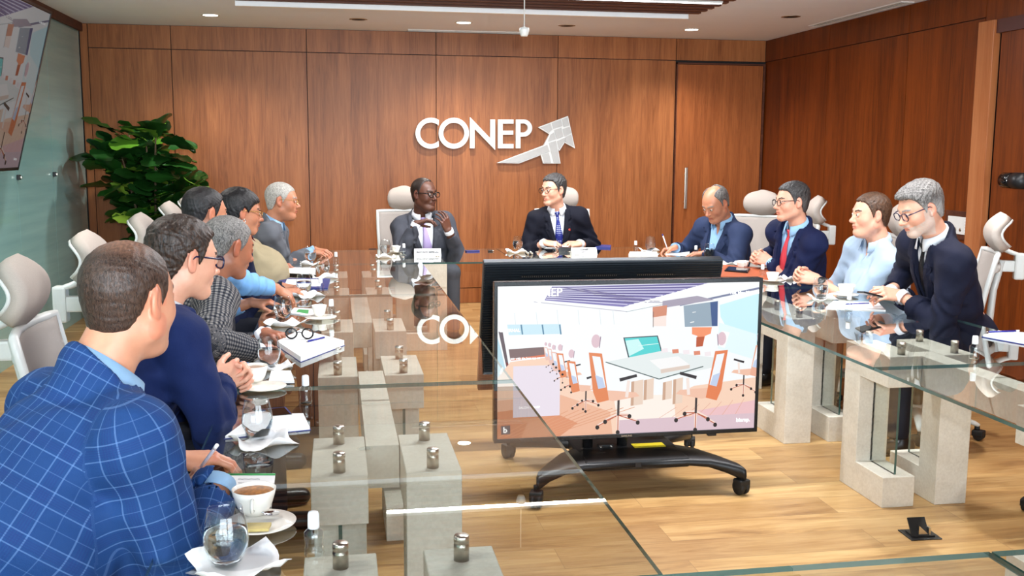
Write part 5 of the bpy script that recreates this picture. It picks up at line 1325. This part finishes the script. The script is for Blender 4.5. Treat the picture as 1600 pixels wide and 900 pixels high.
    if sh_:
        f = Field(fl_, fh_, hh); o = -.012 if jk else .0; trunk(f, o)
        if not jk: sleeves(f, .0, sh_.get('end', .93), .038)
        f.op(cap(nk+neckd*.02, nk+neckd*.2, .09, .12), .01, 's')
        # collar: a band round the neck, standing up, open in front
        ctop = nb0+neckd*(.064+p.get('collar', 0))+nfw*.004
        X, Y, Z = f.ax[0][:, None, None], f.ax[1][None, :, None], f.ax[2][None, None, :]
        q = (X-ctop[0])*neckd[0]+(Y-ctop[1])*neckd[1]+(Z-ctop[2])*neckd[2]; a_ = (X-ctop[0])*nfw[0]+(Y-ctop[1])*nfw[1]+(Z-ctop[2])*nfw[2]
        near = np.sqrt((X-ctop[0])**2+(Y-ctop[1])**2+(Z-ctop[2])**2) < .17
        rad = np.sqrt(np.maximum((X-ctop[0])**2+(Y-ctop[1])**2+(Z-ctop[2])**2-q*q, 0)); near &= rad < .098; f.v = np.where(near, smax(f.v, (q+a_*.42-.006)*.9, .004), f.v).astype(np.float32)
        if jk: f.v = smax(f.v, np.where((X-ctop[0])**2+(Y-ctop[1])**2+(Z-ctop[2])**2 < .05, q+.074, -1).astype(np.float32), .004)
        f.op(cap(nb0-neckd*.00+nfw*.004, nk+neckd*.12, .057+hp.get('fat', 0)*.6, .060+hp.get('fat', 0)*.6, lat, 1.04), .004, 's')
        if sh_.get('open', 0):
            tx = lambda X, Y, Z: (lambda t: np.maximum(np.abs(t[1])-.022*np.clip((t[2]-(TL-.05))/.09, 0, 1), np.maximum(-t[0], (TL-.05)-t[2])))(tri(X, Y, Z)); f.op(fnp(tx, S-.2, S+.25), .004, 's')
        if not jk: folds(f, .006)
        f.v = f.v.astype(np.float32); P5, F5 = f.mesh()
        so = mk('shirt', P5, F5, sh_['mat'], body, None, cloth_coords(P5, J))
        if jk:   # shirt cuffs
            for s in 'LR':
                el, wr = J['El'+s], J['Wr'+s]; d = unit_(wr-el); a = wr-d*.035; b = wr-d*.001; mb = MB()
                mb.tube([a, b, b, a], [.036*sc, .036*sc, .0345*sc, .0345*sc], 20, cap=False, up=tuple(d[[1, 2, 0]]))
                mb.build('shirt_cuff', sh_['mat'], body)
    if jk:
        f = Field(fl_, fh_, hh); trunk(f, .010); sleeves(f, .004, .93, .043)
        f.op(cap(nk+neckd*.01, nk+neckd*.2, .09, .13), .01, 's')
        ctop = nb0+neckd*(.030+p.get('collar', 0)*.6)-nfw*.014
        f.u(cap(nb0-neckd*.03-nfw*.01, ctop, .088, .081, lat, 1.06), k=.02)
        X, Y, Z = f.ax[0][:, None, None], f.ax[1][None, :, None], f.ax[2][None, None, :]
        q = (X-ctop[0])*neckd[0]+(Y-ctop[1])*neckd[1]+(Z-ctop[2])*neckd[2]; a_ = (X-ctop[0])*nfw[0]+(Y-ctop[1])*nfw[1]+(Z-ctop[2])*nfw[2]
        near = np.sqrt((X-ctop[0])**2+(Y-ctop[1])**2+(Z-ctop[2])**2) < .17
        rad = np.sqrt(np.maximum((X-ctop[0])**2+(Y-ctop[1])**2+(Z-ctop[2])**2-q*q, 0)); near &= rad < .115; f.v = np.where(near, smax(f.v, (q+a_*.62-.002)*.85, .006), f.v).astype(np.float32)
        f.op(cap(nb0-neckd*.03+nfw*.004, nk+neckd*.12, .071, .073, lat, 1.05), .006, 's')
        zb = TL*jk.get('button', .36); zt = TL+.10; wt = jk.get('vw', .085)
        def vreg(X, Y, Z):
            x, y, z = tri(X, Y, Z); w = wt*np.clip((z-zb)/(zt-zb), 0, 1)**.8+.03*np.clip((zb-z)/.3, 0, 1)-.002
            return np.maximum(np.abs(y)-w, -x+.01)
        X, Y, Z = f.ax[0][:, None, None], f.ax[1][None, :, None], f.ax[2][None, None, :]
        x, y, z = tri(X, Y, Z); t = np.clip((z-zb)/(zt-zb), 0, 1); w = wt*t**.8
        # lapels: a second layer beside the opening
        lw = .058*np.sin(np.clip(t, 0, 1)*pi*.86+.12)*(1-.35*((t > .66) & (t < .72))); reg = np.maximum(np.maximum(np.abs(y)-w-lw, -x+.02), np.maximum(zb+.0-z, z-zt+.02))
        if not jk.get('nolapel'): lap = np.maximum(f.v-.010, reg); f.v = np.minimum(f.v, lap)
        v0 = f.v.copy(); op_ = vreg(X, Y, Z); deep = np.maximum(op_, -(f.v+.022)) if False else op_
        folds(f, .0072)
        f.v = smax(f.v, -deep, .003).astype(np.float32)
        P6, F6 = f.mesh(); jo = mk('jacket' if not jk.get('vest') else 'vest', P6, F6, jk['mat'], body, None, cloth_coords(P6, J))
        if jk.get('pin'):
            pass
    # surface points on the front of the shirt, for ties and cards
    def front(yv, zv, off=.003, jo_=None):
        fr = Field(fl_, fh_, .011) if False else None
        b = fat; o = (-.006 if jk else 0) if jo_ is None else jo_
        q = H+lat*yv+up2*zv
        prims = [ell(tp(.0, 0, TL-.13), (.118+o, .165*sc+o, .17), X3), ell(tp(.015+b*.5, 0, TL*.5), (.115+b+o, .158*sc+b*.6+o, .18), X3), ell(tp(.01+b*.3, 0, .04), (.13+b*.7+o, .175*sc+b*.5+o, .15), X3)]
        neckp = cap(nb0-neckd*.02, nb0+neckd*.05, .071, .067, lat, 1.04)
        xs_ = np.linspace(.30, -.05, 90); v = None
        for i in range(90):
            w_ = q+fw*xs_[i]; val = None
            for pr_ in prims: d = float(pr_[0](*w_)); val = d if val is None else float(smin(np.float64(val), np.float64(d), .06))
            val = min(val, float(neckp[0](*w_)))
            if val < off: return w_
        return q+fw*.1
    if jk and not jk.get('nolapel'):
        zb = TL*jk.get('button', .36); zt = TL+.10; wt = jk.get('vw', .085)
        for s_ in (-1, 1):
            v = []; fcs = []; n_ = 12
            for i in range(n_+1):
                z_ = zb+(TL+.03-zb)*i/n_; t = (z_-zb)/(zt-zb); w = wt*t**.8; f_ = i/n_
                lw = .066*min(1, f_/.72) if f_ < .73 else (.040 if f_ < .80 else .046)
                for q_ in (0, .5, 1): v.append(tuple(front(s_*(w+.001+lw*q_), z_, .016+.004*(1-abs(2*q_-1)), .010)))
            for i in range(n_):
                for j in range(2): a_ = i*3+j; fcs.append((a_, a_+1, a_+4, a_+3))
            lo_ = mesh_obj('lapel', v, fcs, jk['mat'], body, False); m_ = lo_.modifiers.new('s', 'SOLIDIFY'); m_.thickness = .004; m_.offset = 0
    if p.get('tie'):
        zs_ = [TL+.055, TL+.04, TL+.02]+[TL-.02-.035*i for i in range(int((TL*.85)/.035))]
        ws = [.016, .019, .011]+[min(.040, .013+.0028*i+.012*min(1, i/4)) for i in range(len(zs_)-3)]
        v = []; fcs = []
        for z_, w_ in zip(zs_, ws):
            for s_ in (-1, -.4, .4, 1): v.append(tuple(front(s_*w_, z_, .008 if z_ < TL+.03 else .012)+fw*(.002 if abs(s_) < .5 else 0)))
        for j in range(len(zs_)-1):
            for i in range(3): a = j*4+i; fcs.append((a, a+1, a+5, a+4))
        to = mesh_obj('tie', v, fcs, p['tie'], body, True); m_ = to.modifiers.new('s', 'SOLIDIFY'); m_.thickness = .006; m_.offset = 0
    if sh_ and not sh_.get('nocollar'):
        # turned-down collar: a folded band round the neck, points in front
        l3 = unit_(np.cross(neckd, nfw)); r0 = .0615+hp.get('fat', 0)*.7; up_ = p.get('collar', 0); v = []; fcs = []; Nn_ = 40; gap = .30
        if sh_.get('open'): gap = .5
        for i in range(Nn_+1):
            th_ = -pi+gap+(2*pi-2*gap)*i/Nn_; fr = .5-.5*cos(th_)          # th_ 0 = nape, fr 1 = front
            dr = -nfw*cos(th_)*1.0+l3*sin(th_)*1.04; ht = .060+up_-(.026+up_*.5)*fr; tip = max(0, fr-.72)/.28
            c0 = nb0+nfw*(.004+.012*fr)
            for rr_, hz_ in ((r0+.006, -.03), (r0, ht*.6), (r0-.001, ht), (r0+.005, ht+.002), (r0+.012, ht*.55), (r0+.016+.008*tip, ht-.036-.022*tip)):
                v.append(tuple(c0+dr*rr_+neckd*hz_+(nfw*.010*tip if hz_ < ht*.5 and hz_ > -.02 else 0)))
        for i in range(Nn_):
            for j in range(5): a_ = i*6+j; fcs.append((a_, a_+6, a_+7, a_+1))
        mo = mesh_obj('collar', v, fcs, sh_['mat'], body, True); m_ = mo.modifiers.new('s', 'SOLIDIFY'); m_.thickness = .0025; m_.offset = 1
    # ---------------- legs and shoes
    kn = p.get('knee', .42); f = Field((-.24, -.30, .04), (.62, .30, .72), .013)
    f.u(ell((0, 0, .56), (.15, .18, .11)), k=.02)
    for sg in (1, -1):
        k_ = V(kn, sg*.13, .55); a_ = V(kn+p.get('foot', .02), sg*.14, .10); f.u(cap((.02, sg*.09, .56), k_, .090, .070), k=.03); f.u(cap(k_, a_, .068, .052), k=.02)
    f.op(fnp(lambda X, Y, Z: Z-.085+0*X+0*Y, (-1, -1, 0), (1, 1, .09)), 0, 's')
    P7, F7 = f.mesh(); mk('trousers', P7, F7, p['trousers'], body, None, np.zeros((len(P7), 3)))
    for sg in (1, -1):
        x0 = kn+p.get('foot', .02); f = Field((x0-.12, sg*.14-.08, -.01), (x0+.24, sg*.14+.08, .14), .008)
        f.u(cap((x0-.05, sg*.14, .045), (x0+.15, sg*.15, .035), .042, .036), cap((x0-.01, sg*.14, .06), (x0-.01, sg*.14, .11), .045, .042), k=.02); f.op(fnp(lambda X, Y, Z: Z+0*X+0*Y, (-1, -1, -1), (2, 1, .0)), 0, 's')
        P8, F8 = f.mesh(); mk('shoe', P8, F8, M_SHOE, body, None, np.zeros((len(P8), 3)))
    J.update(Rw=Rw, loc=loc, body=body, front=front, TL=TL, hands=Rhd, Rh=Rh, Hc=Hc, hs=hs)
    J['world'] = lambda q: tuple(Rw @ np.array(q)+loc)
    return J
M_SHOE = plain('black_leather', srgb(22, 20, 20), .3)
SK = dict(fair=srgb(222, 168, 142), light=srgb(208, 150, 120), tan=srgb(188, 130, 100), brown=srgb(158, 102, 76), dark=srgb(92, 56, 40), olive=srgb(196, 136, 104))
H_DK = hair_mat('dark_brown_hair', srgb(20, 14, 12), srgb(70, 50, 38)); H_BK = hair_mat('black_hair', srgb(8, 7, 8), srgb(34, 30, 32))
H_CR = hair_mat('cropped_brown_hair', srgb(30, 20, 16), srgb(84, 62, 50), 260, .5)
H_GR = hair_mat('salt_and_pepper_hair', srgb(44, 42, 42), srgb(150, 146, 142), 220); H_WH = hair_mat('grey_white_hair', srgb(120, 116, 110), srgb(218, 214, 206), 200)
H_GR2 = hair_mat('dark_grey_hair', srgb(20, 19, 20), srgb(84, 82, 82), 200); H_BR = hair_mat('brown_hair', srgb(42, 28, 20), srgb(104, 74, 54)); H_SH = hair_mat('very_short_black_hair', srgb(20, 14, 12), srgb(56, 42, 36), 300, .4)
SPEC_B = plain('black_frames', srgb(14, 14, 16), .2); SPEC_N = plain('navy_frames', srgb(24, 26, 60), .25); SPEC_G = plain('gold_frames', srgb(190, 150, 90), .25, .8)
C_WS = cloth('white_shirt_cloth', srgb(228, 230, 236), bumpk=.15); C_LB = cloth('light_blue_shirt_cloth', srgb(150, 190, 226), bumpk=.2); C_PB = cloth('pale_blue_shirt_cloth', srgb(164, 184, 206), bumpk=.3)
C_NAVY = cloth('navy_suit_cloth', srgb(15, 19, 40)); C_DARKT = cloth('dark_trouser_cloth', srgb(30, 32, 42)); C_TAN = cloth('khaki_trouser_cloth', srgb(150, 130, 104))
D0 = dict(label='', yaw=0)
PEOPLE = []
def hand(at, d, back=(0, 0, 1), curl=.5, thumb=.5, spread=.05, hint=None, curls=None):
    r = dict(at=at, dir=d, back=back, pose=dict(curl=curl, thumb=thumb, spread=spread))
    if curls: r['pose']['curls'] = curls
    if hint: r['hint'] = hint
    return r
TT = TZ
PEOPLE.append(dict(label='man in a bright blue plaid jacket seen from behind, nearest the camera, writing', yaw=38, hip=(-.80, 2.02), head=(-.452, 2.30, 1.192), drop=.022, collar=.022, hyaw=58, hpitch=4, hs=1.04, sc=1.12, broad=1.05, belly=.075, res=.85, cres=.0075, twist=0,
  face=dict(skin=SK['light'], fat=.011, hair=dict(style='low', top=.006, side=.004, wave=.0008, mat=H_CR, thin=(-.02, .12, .075, .95))),
  shirt=dict(mat=C_LB), jacket=dict(mat=cloth('blue_plaid_cloth', srgb(27, 64, 118), kind='plaid', var=.05)), trousers=C_DARKT,
  handR=hand((-.275, 2.30, TT+.05), (-.30, .85, -.10), (.45, .0, .9), .75, .6, .03, hint=(-.15, -.8, -.6)), handL=hand((-.40, 2.56, TT+.03), (.9, .2, -.05), (0, 0, 1), .5)))
PEOPLE.append(dict(label='man in a dark blue suit and navy-framed glasses, hands clasped on the glass', yaw=22, hip=(-.74, 3.12), head=(-.480, 3.30, 1.175), hyaw=34, hpitch=8, hs=1.05, sc=1.06, res=.9,
  face=dict(skin=SK['fair'], hair=dict(style='low', top=.016, side=.008, wave=.0018, mat=H_DK), specs=dict(mat=SPEC_N, r=.003)),
  shirt=dict(mat=C_WS), jacket=dict(mat=cloth('royal_navy_cloth', srgb(17, 34, 82))), trousers=C_DARKT,
  handR=hand((-.385, 3.29, TT+.055), (.72, .62, .28), (.55, -.72, .35), .85, .3, .02, hint=(.2, -.8, -.7)), handL=hand((-.375, 3.43, TT+.055), (.85, -.45, .1), (.3, .85, .4), .95, .4, .02)))
PEOPLE.append(dict(label='grey-haired man in a dark checked jacket, seen from behind, head bowed', yaw=10, hip=(-.72, 4.02), head=(-.435, 4.22, 1.125), hyaw=36, hpitch=14, hs=1.02, sc=1.04, belly=.03,
  face=dict(skin=SK['brown'], hair=dict(style='short', top=.006, side=.004, wave=.001, mat=H_GR)),
  shirt=dict(mat=C_WS), jacket=dict(mat=cloth('checked_cloth', srgb(60, 62, 70), kind='check')), trousers=C_DARKT,
  handR=hand((-.30, 3.90, TT+.03), (.55, .8, .0), (.1, -.1, 1), .6, hint=(.2, -.9, -.5)), handL=hand((-.30, 4.32, TT+.03), (.6, -.7, 0), (0, 0, 1), .6)))
PEOPLE.append(dict(label='dark-haired man in a light blue shirt reaching an arm over the table', yaw=8, hip=(-.80, 4.85), head=(-.615, 4.98, 1.215), hyaw=35, hpitch=6,
  face=dict(skin=SK['tan'], hair=dict(style='low', top=.010, side=.006, wave=.001, mat=H_BK)),
  shirt=dict(mat=cloth('sky_blue_shirt_cloth', srgb(122, 172, 226)), end=.9), trousers=C_DARKT,
  handR=hand((-.300, 5.20, TT+.10), (.72, .5, -.5), (.5, -.2, .8), .55, .5, hint=(.1, -.8, -.6)), handL=hand((-.42, 5.16, TT+.04), (.9, 0, 0), (0, 0, 1), .5)))
PEOPLE.append(dict(label='woman with short black hair, gold-templed glasses and a navy jacket', yaw=4, hip=(-.60, 5.46), head=(-.505, 5.57, 1.185), hyaw=20, hpitch=6, sc=.97, hs=1.0,
  face=dict(skin=SK['tan'], jaw=.9, hair=dict(style='bob', top=.018, side=.012, wave=.001, mat=H_BK), specs=dict(mat=SPEC_G)),
  shirt=dict(mat=C_NAVY, nocollar=True), jacket=dict(mat=cloth('navy_jacket_cloth', srgb(13, 22, 52)), nolapel=True), trousers=C_DARKT,
  handR=hand((-.30, 5.62, TT+.03), (.9, .3, 0), (0, 0, 1), .6), handL=hand((-.30, 5.80, TT+.03), (.8, -.4, 0), (0, 0, 1), .6)))
PEOPLE.append(dict(label='person in a beige vest and burgundy collar, face hidden behind the woman in navy', yaw=-8, hip=(-.54, 6.36), head=(-.565, 6.50, 1.125), hyaw=10, hpitch=8, belly=.09,
  face=dict(skin=SK['brown'], hair=dict(style='low', top=.008, side=.005, wave=.001, mat=H_BK)),
  shirt=dict(mat=cloth('burgundy_shirt_cloth', srgb(112, 22, 52))), jacket=dict(mat=cloth('beige_vest_cloth', srgb(166, 152, 122)), nolapel=True, vw=.05), trousers=C_TAN,
  handR=hand((-.42, 6.70, TT+.045), (.92, .2, -.2), (.1, -.2, 1), .6, .5), handL=hand((-.40, 6.90, TT+.04), (.9, -.3, -.1), (0, 0, 1), .6)))
PEOPLE.append(dict(label='older man with cropped white hair in a grey suit, at the far left corner', yaw=-8, hip=(-.66, 7.52), head=(-.385, 7.52, 1.15), hyaw=-4, hpitch=4, hs=1.1, sc=1.04, belly=.03,
  face=dict(skin=SK['tan'], brow=(.3, .28, .26), fat=.003, hair=dict(style='short', top=.005, side=.004, wave=.0005, mat=H_WH), specs=dict(mat=SPEC_G, r=.0015)),
  shirt=dict(mat=C_LB, open=1), jacket=dict(mat=cloth('grey_suit_cloth', srgb(98, 101, 108))), trousers=C_DARKT,
  handR=hand((-.19, 7.66, TT+.045), (.98, .12, -.15), (0, -.1, 1), .45, .4), handL=hand((-.16, 7.86, TT+.04), (.95, -.25, -.1), (0, 0, 1), .5)))
PEOPLE.append(dict(label='dark-skinned man in a grey suit and lavender tie talking with raised hands', yaw=-84, hip=(.735, 8.36), head=(.712, 8.20, 1.165), hyaw=-48, hpitch=0, hs=1.10, sc=1.06, belly=.03,
  face=dict(skin=SK['dark'], fat=.004, brow=(.02, .015, .01), hair=dict(style='receding', top=.004, side=.003, wave=.0004, mat=H_SH), specs=dict(mat=SPEC_B, r=.0032)),
  shirt=dict(mat=C_WS), jacket=dict(mat=cloth('mid_grey_suit_cloth', srgb(66, 68, 76)), vw=.10, button=.2), tie=cloth('lavender_tie', srgb(176, 158, 204), .4, bumpk=.05), trousers=cloth('grey_trouser_cloth', srgb(70, 72, 80)),
  handR=hand((.63, 7.97, .945), (.92, .10, .25), (-.1, .3, .9), .5, .3, .08, hint=(-.4, -.1, -.9)), handL=hand((.885, 7.99, .89), (-.35, -.15, .9), (.5, -.8, .1), .5, .2, .12, hint=(.35, -.05, -.9))))
PEOPLE.append(dict(label='man with round glasses, navy suit and blue dotted tie behind the far table', yaw=-100, hip=(1.90, 8.36), head=(1.79, 8.20, 1.20), hyaw=-148, hpitch=3, hs=1.06, sc=1.04,
  face=dict(skin=SK['fair'], hair=dict(style='low', top=.014, side=.008, wave=.0025, mat=H_GR2), specs=dict(mat=SPEC_B, r=.0022)),
  shirt=dict(mat=C_WS), jacket=dict(mat=cloth('midnight_suit_cloth', srgb(12, 14, 28)), vw=.075, pin=1), tie=cloth('dotted_blue_tie', srgb(34, 42, 120), .4, kind='dots', bumpk=.05), trousers=C_DARKT,
  handR=hand((1.70, 8.08, TT+.055), (.85, -.45, -.1), (0, -.35, .9), .55, .5, hint=(-.35, 0, -.9)), handL=hand((1.98, 8.06, TT+.045), (-.9, -.3, 0), (0, -.4, .9), .6, .5, hint=(.35, 0, -.9))))
PEOPLE.append(dict(label='balding older man in a blue suit bent over, writing at the far right corner', yaw=206, hip=(3.12, 7.55), head=(2.90, 7.40, 1.125), hyaw=208, hpitch=30, hs=1.10, sc=1.10, belly=.04,
  face=dict(skin=SK['tan'], fat=.005, brow=(.25, .24, .22), hair=dict(style='bald', top=.008, side=.008, wave=.001, mat=H_GR)),
  shirt=dict(mat=C_LB, open=1), jacket=dict(mat=cloth('slate_blue_suit_cloth', srgb(38, 50, 80))), trousers=C_DARKT,
  handR=hand((2.66, 7.63, TT+.045), (-.9, .2, -.25), (.1, .3, .9), .75, .6, .03, hint=(.3, .8, -.4)), handL=hand((2.80, 7.32, TT+.035), (-.95, .25, -.1), (0, 0, 1), .35, .4, hint=(.4, -.8, -.5))))
PEOPLE.append(dict(label='man with dark greying hair, navy suit and coral red tie, fingers laced', yaw=192, hip=(3.14, 6.28), head=(2.94, 6.16, 1.20), hyaw=182, hpitch=2, hs=1.04, sc=1.06, belly=.02,
  face=dict(skin=SK['fair'], hair=dict(style='low', top=.014, side=.008, wave=.0015, mat=H_GR2, sides=srgb(90, 87, 86)), specs=dict(mat=SPEC_B, r=.002)),
  shirt=dict(mat=C_LB), jacket=dict(mat=cloth('deep_navy_suit_cloth', srgb(15, 24, 60)), vw=.085, button=.25), tie=cloth('coral_tie', srgb(206, 68, 78), .4, bumpk=.05), trousers=C_DARKT,
  handR=hand((2.86, 6.46, TT+.075), (-.75, -.5, .3), (-.4, .8, .4), .95, .2, .02, hint=(.3, .8, -.6)), handL=hand((2.87, 6.30, TT+.075), (-.75, .5, .3), (-.4, -.8, .4), .95, .4, .02, hint=(.3, -.8, -.6))))
PEOPLE.append(dict(label='brown-haired man in a pale blue shirt with rolled sleeves and a black watch', yaw=180, hip=(3.22, 5.40), head=(3.03, 5.33, 1.168), hyaw=176, hpitch=2, hs=1.02, sc=1.08, belly=.06, bare=True,
  face=dict(skin=SK['fair'], fat=.007, hair=dict(style='low', top=.010, side=.009, wave=.001, mat=H_BR)),
  shirt=dict(mat=C_PB, end=.42, open=1), trousers=C_DARKT,
  handR=hand((2.80, 5.62, TT+.07), (-.8, -.2, .2), (-.2, .8, .5), .95, .3, .02, hint=(.2, .5, -.8)), handL=hand((2.80, 5.50, TT+.06), (-.8, .35, .15), (-.3, -.75, .5), .95, .4, .02, hint=(.2, -.6, -.8))))
PEOPLE.append(dict(label='grey-haired bearded man in a navy suit looking down at his phone', yaw=176, hip=(3.24, 4.64), head=(2.84, 4.53, 1.25), hyaw=180, hpitch=22, hs=1.06, sc=1.06, res=.95,
  face=dict(skin=SK['fair'], brow=(.25, .24, .23), beard=srgb(206, 198, 190), hair=dict(style='low', top=.016, side=.008, wave=.002, front=.010, mat=H_GR, sides=srgb(170, 168, 166)), specs=dict(mat=SPEC_N, r=.0024)),
  shirt=dict(mat=C_WS), jacket=dict(mat=C_NAVY, vw=.06), tie=cloth('black_tie', srgb(20, 20, 24), .5), trousers=C_DARKT,
  handL=hand((2.83, 4.65, TT+.085), (-.95, .12, .15), (-.1, -.6, .75), .6, .2, .03, hint=(.3, -.7, -.7)), handR=hand((2.86, 4.80, TT+.07), (-.9, -.2, .1), (0, .7, .6), .6, .5, hint=(.3, .7, -.6))))
import time as _t
J = []
for p in PEOPLE:
    t0 = _t.time(); J.append(person(p)); print('person %.1fs' % (_t.time()-t0))
# ================================================================== HELD AND WORN THINGS
def palm(j, s, q): R2, wr = j['hands'][s]; return V(*j['world'](wr+R2 @ V(*q)))
# pen of the plaid man
a = palm(J[0], 'R', (.12, .03, -.035)); b = palm(J[0], 'R', (.02, .03, .075))
pen(tuple(a), tuple(b), 'pen held by the man in the plaid jacket', plain('silver_pen', srgb(190, 186, 196), .3, .3), r=.0042)
# phone of the bearded man
ph = thing('smartphone', 'black phone held by the bearded man', 'phone', tuple(palm(J[12], 'L', (.13, .0, -.030)))); ph.rotation_euler = (radians(8), radians(-14), radians(178))
MB().box((-.072, -.036, -.0045), (.072, .036, .0045), b=.004).build('case', M_BLACK, ph); MB().box((-.068, -.033, .0046), (.068, .033, .005)).build('screen', M_SCREEN, ph)
# wrist watch
def watch(j, s, off, mat):
    el, wr = j['El'+s], j['Wr'+s]; R2, _ = j['hands'][s]; d = unit_(wr-el); c = wr-d*off; n_ = R2[:, 2]; n_ = unit_(n_-d*(n_@d)); y_ = np.cross(n_, d); body = j['body']
    ring = [c+y_*(.034*cos(2*pi*i/24))+n_*(.029*sin(2*pi*i/24)) for i in range(24)]
    o = MB().tube([tuple(q) for q in ring], .004, 8, closed=True, flat=(1, 2.2)).build('watch_strap', mat, body)
    Mx = Matrix(((y_[0], d[0], n_[0], (c+n_*.030)[0]), (y_[1], d[1], n_[1], (c+n_*.030)[1]), (y_[2], d[2], n_[2], (c+n_*.030)[2]), (0, 0, 0, 1)))
    MB().lathe([(0, -.004), (.021, -.004), (.022, 0), (.021, .007), (.018, .008), (0, .008)], 24, M=Mx).build('watch_case', M_BLACK, body)
watch(J[11], 'L', .045, M_RUBBER)
# lapel pin, earring, badge
q = J[8]; pt = q['front'](.085, q['TL']*.80, .018); MB().box((-.004, -.013, -.009), (.004, .013, .009), M=Matrix(((q['fw'][0], q['lat'][0], q['up'][0], pt[0]+q['fw'][0]*.012), (q['fw'][1], q['lat'][1], q['up'][1], pt[1]+q['fw'][1]*.012), (q['fw'][2], q['lat'][2], q['up'][2], pt[2]+q['fw'][2]*.012), (0, 0, 0, 1)))).build('lapel_pin', plain('red_pin', srgb(190, 60, 50), .3), q['body'])
q = J[4]
for s in (1, -1):
    c = q['Hc']+q['Rh'] @ V(.0, s*.082, -.044); MB().tube([tuple(c+q['Rh'] @ V(.009*cos(2*pi*i/14), 0, .011*sin(2*pi*i/14))) for i in range(14)], .0022, 6, closed=True).build('earring', M_CHROME, q['body'])
# lanyard and badge of the light blue shirt and of the corner man
for k, sy in ((3, -.05), (6, -.06)):
    q = J[k]; pts = [tuple(q['front'](sy*(1-t*.2), q['TL']*(1.02-.42*t), .012)) for t in np.linspace(0, 1, 7)]; MB().tube(pts, .005, 6, flat=(1, .4)).build('lanyard', M_PENB, q['body'])
    c = q['front'](sy, q['TL']*.55, .022); Mx = Matrix(((q['fw'][0], q['lat'][0], q['up'][0], c[0]), (q['fw'][1], q['lat'][1], q['up'][1], c[1]), (q['fw'][2], q['lat'][2], q['up'][2], c[2]), (0, 0, 0, 1))); MB().box((-.002, -.03, -.045), (.002, .03, .045), b=.001, M=Mx).build('badge', M_PAPER, q['body'])
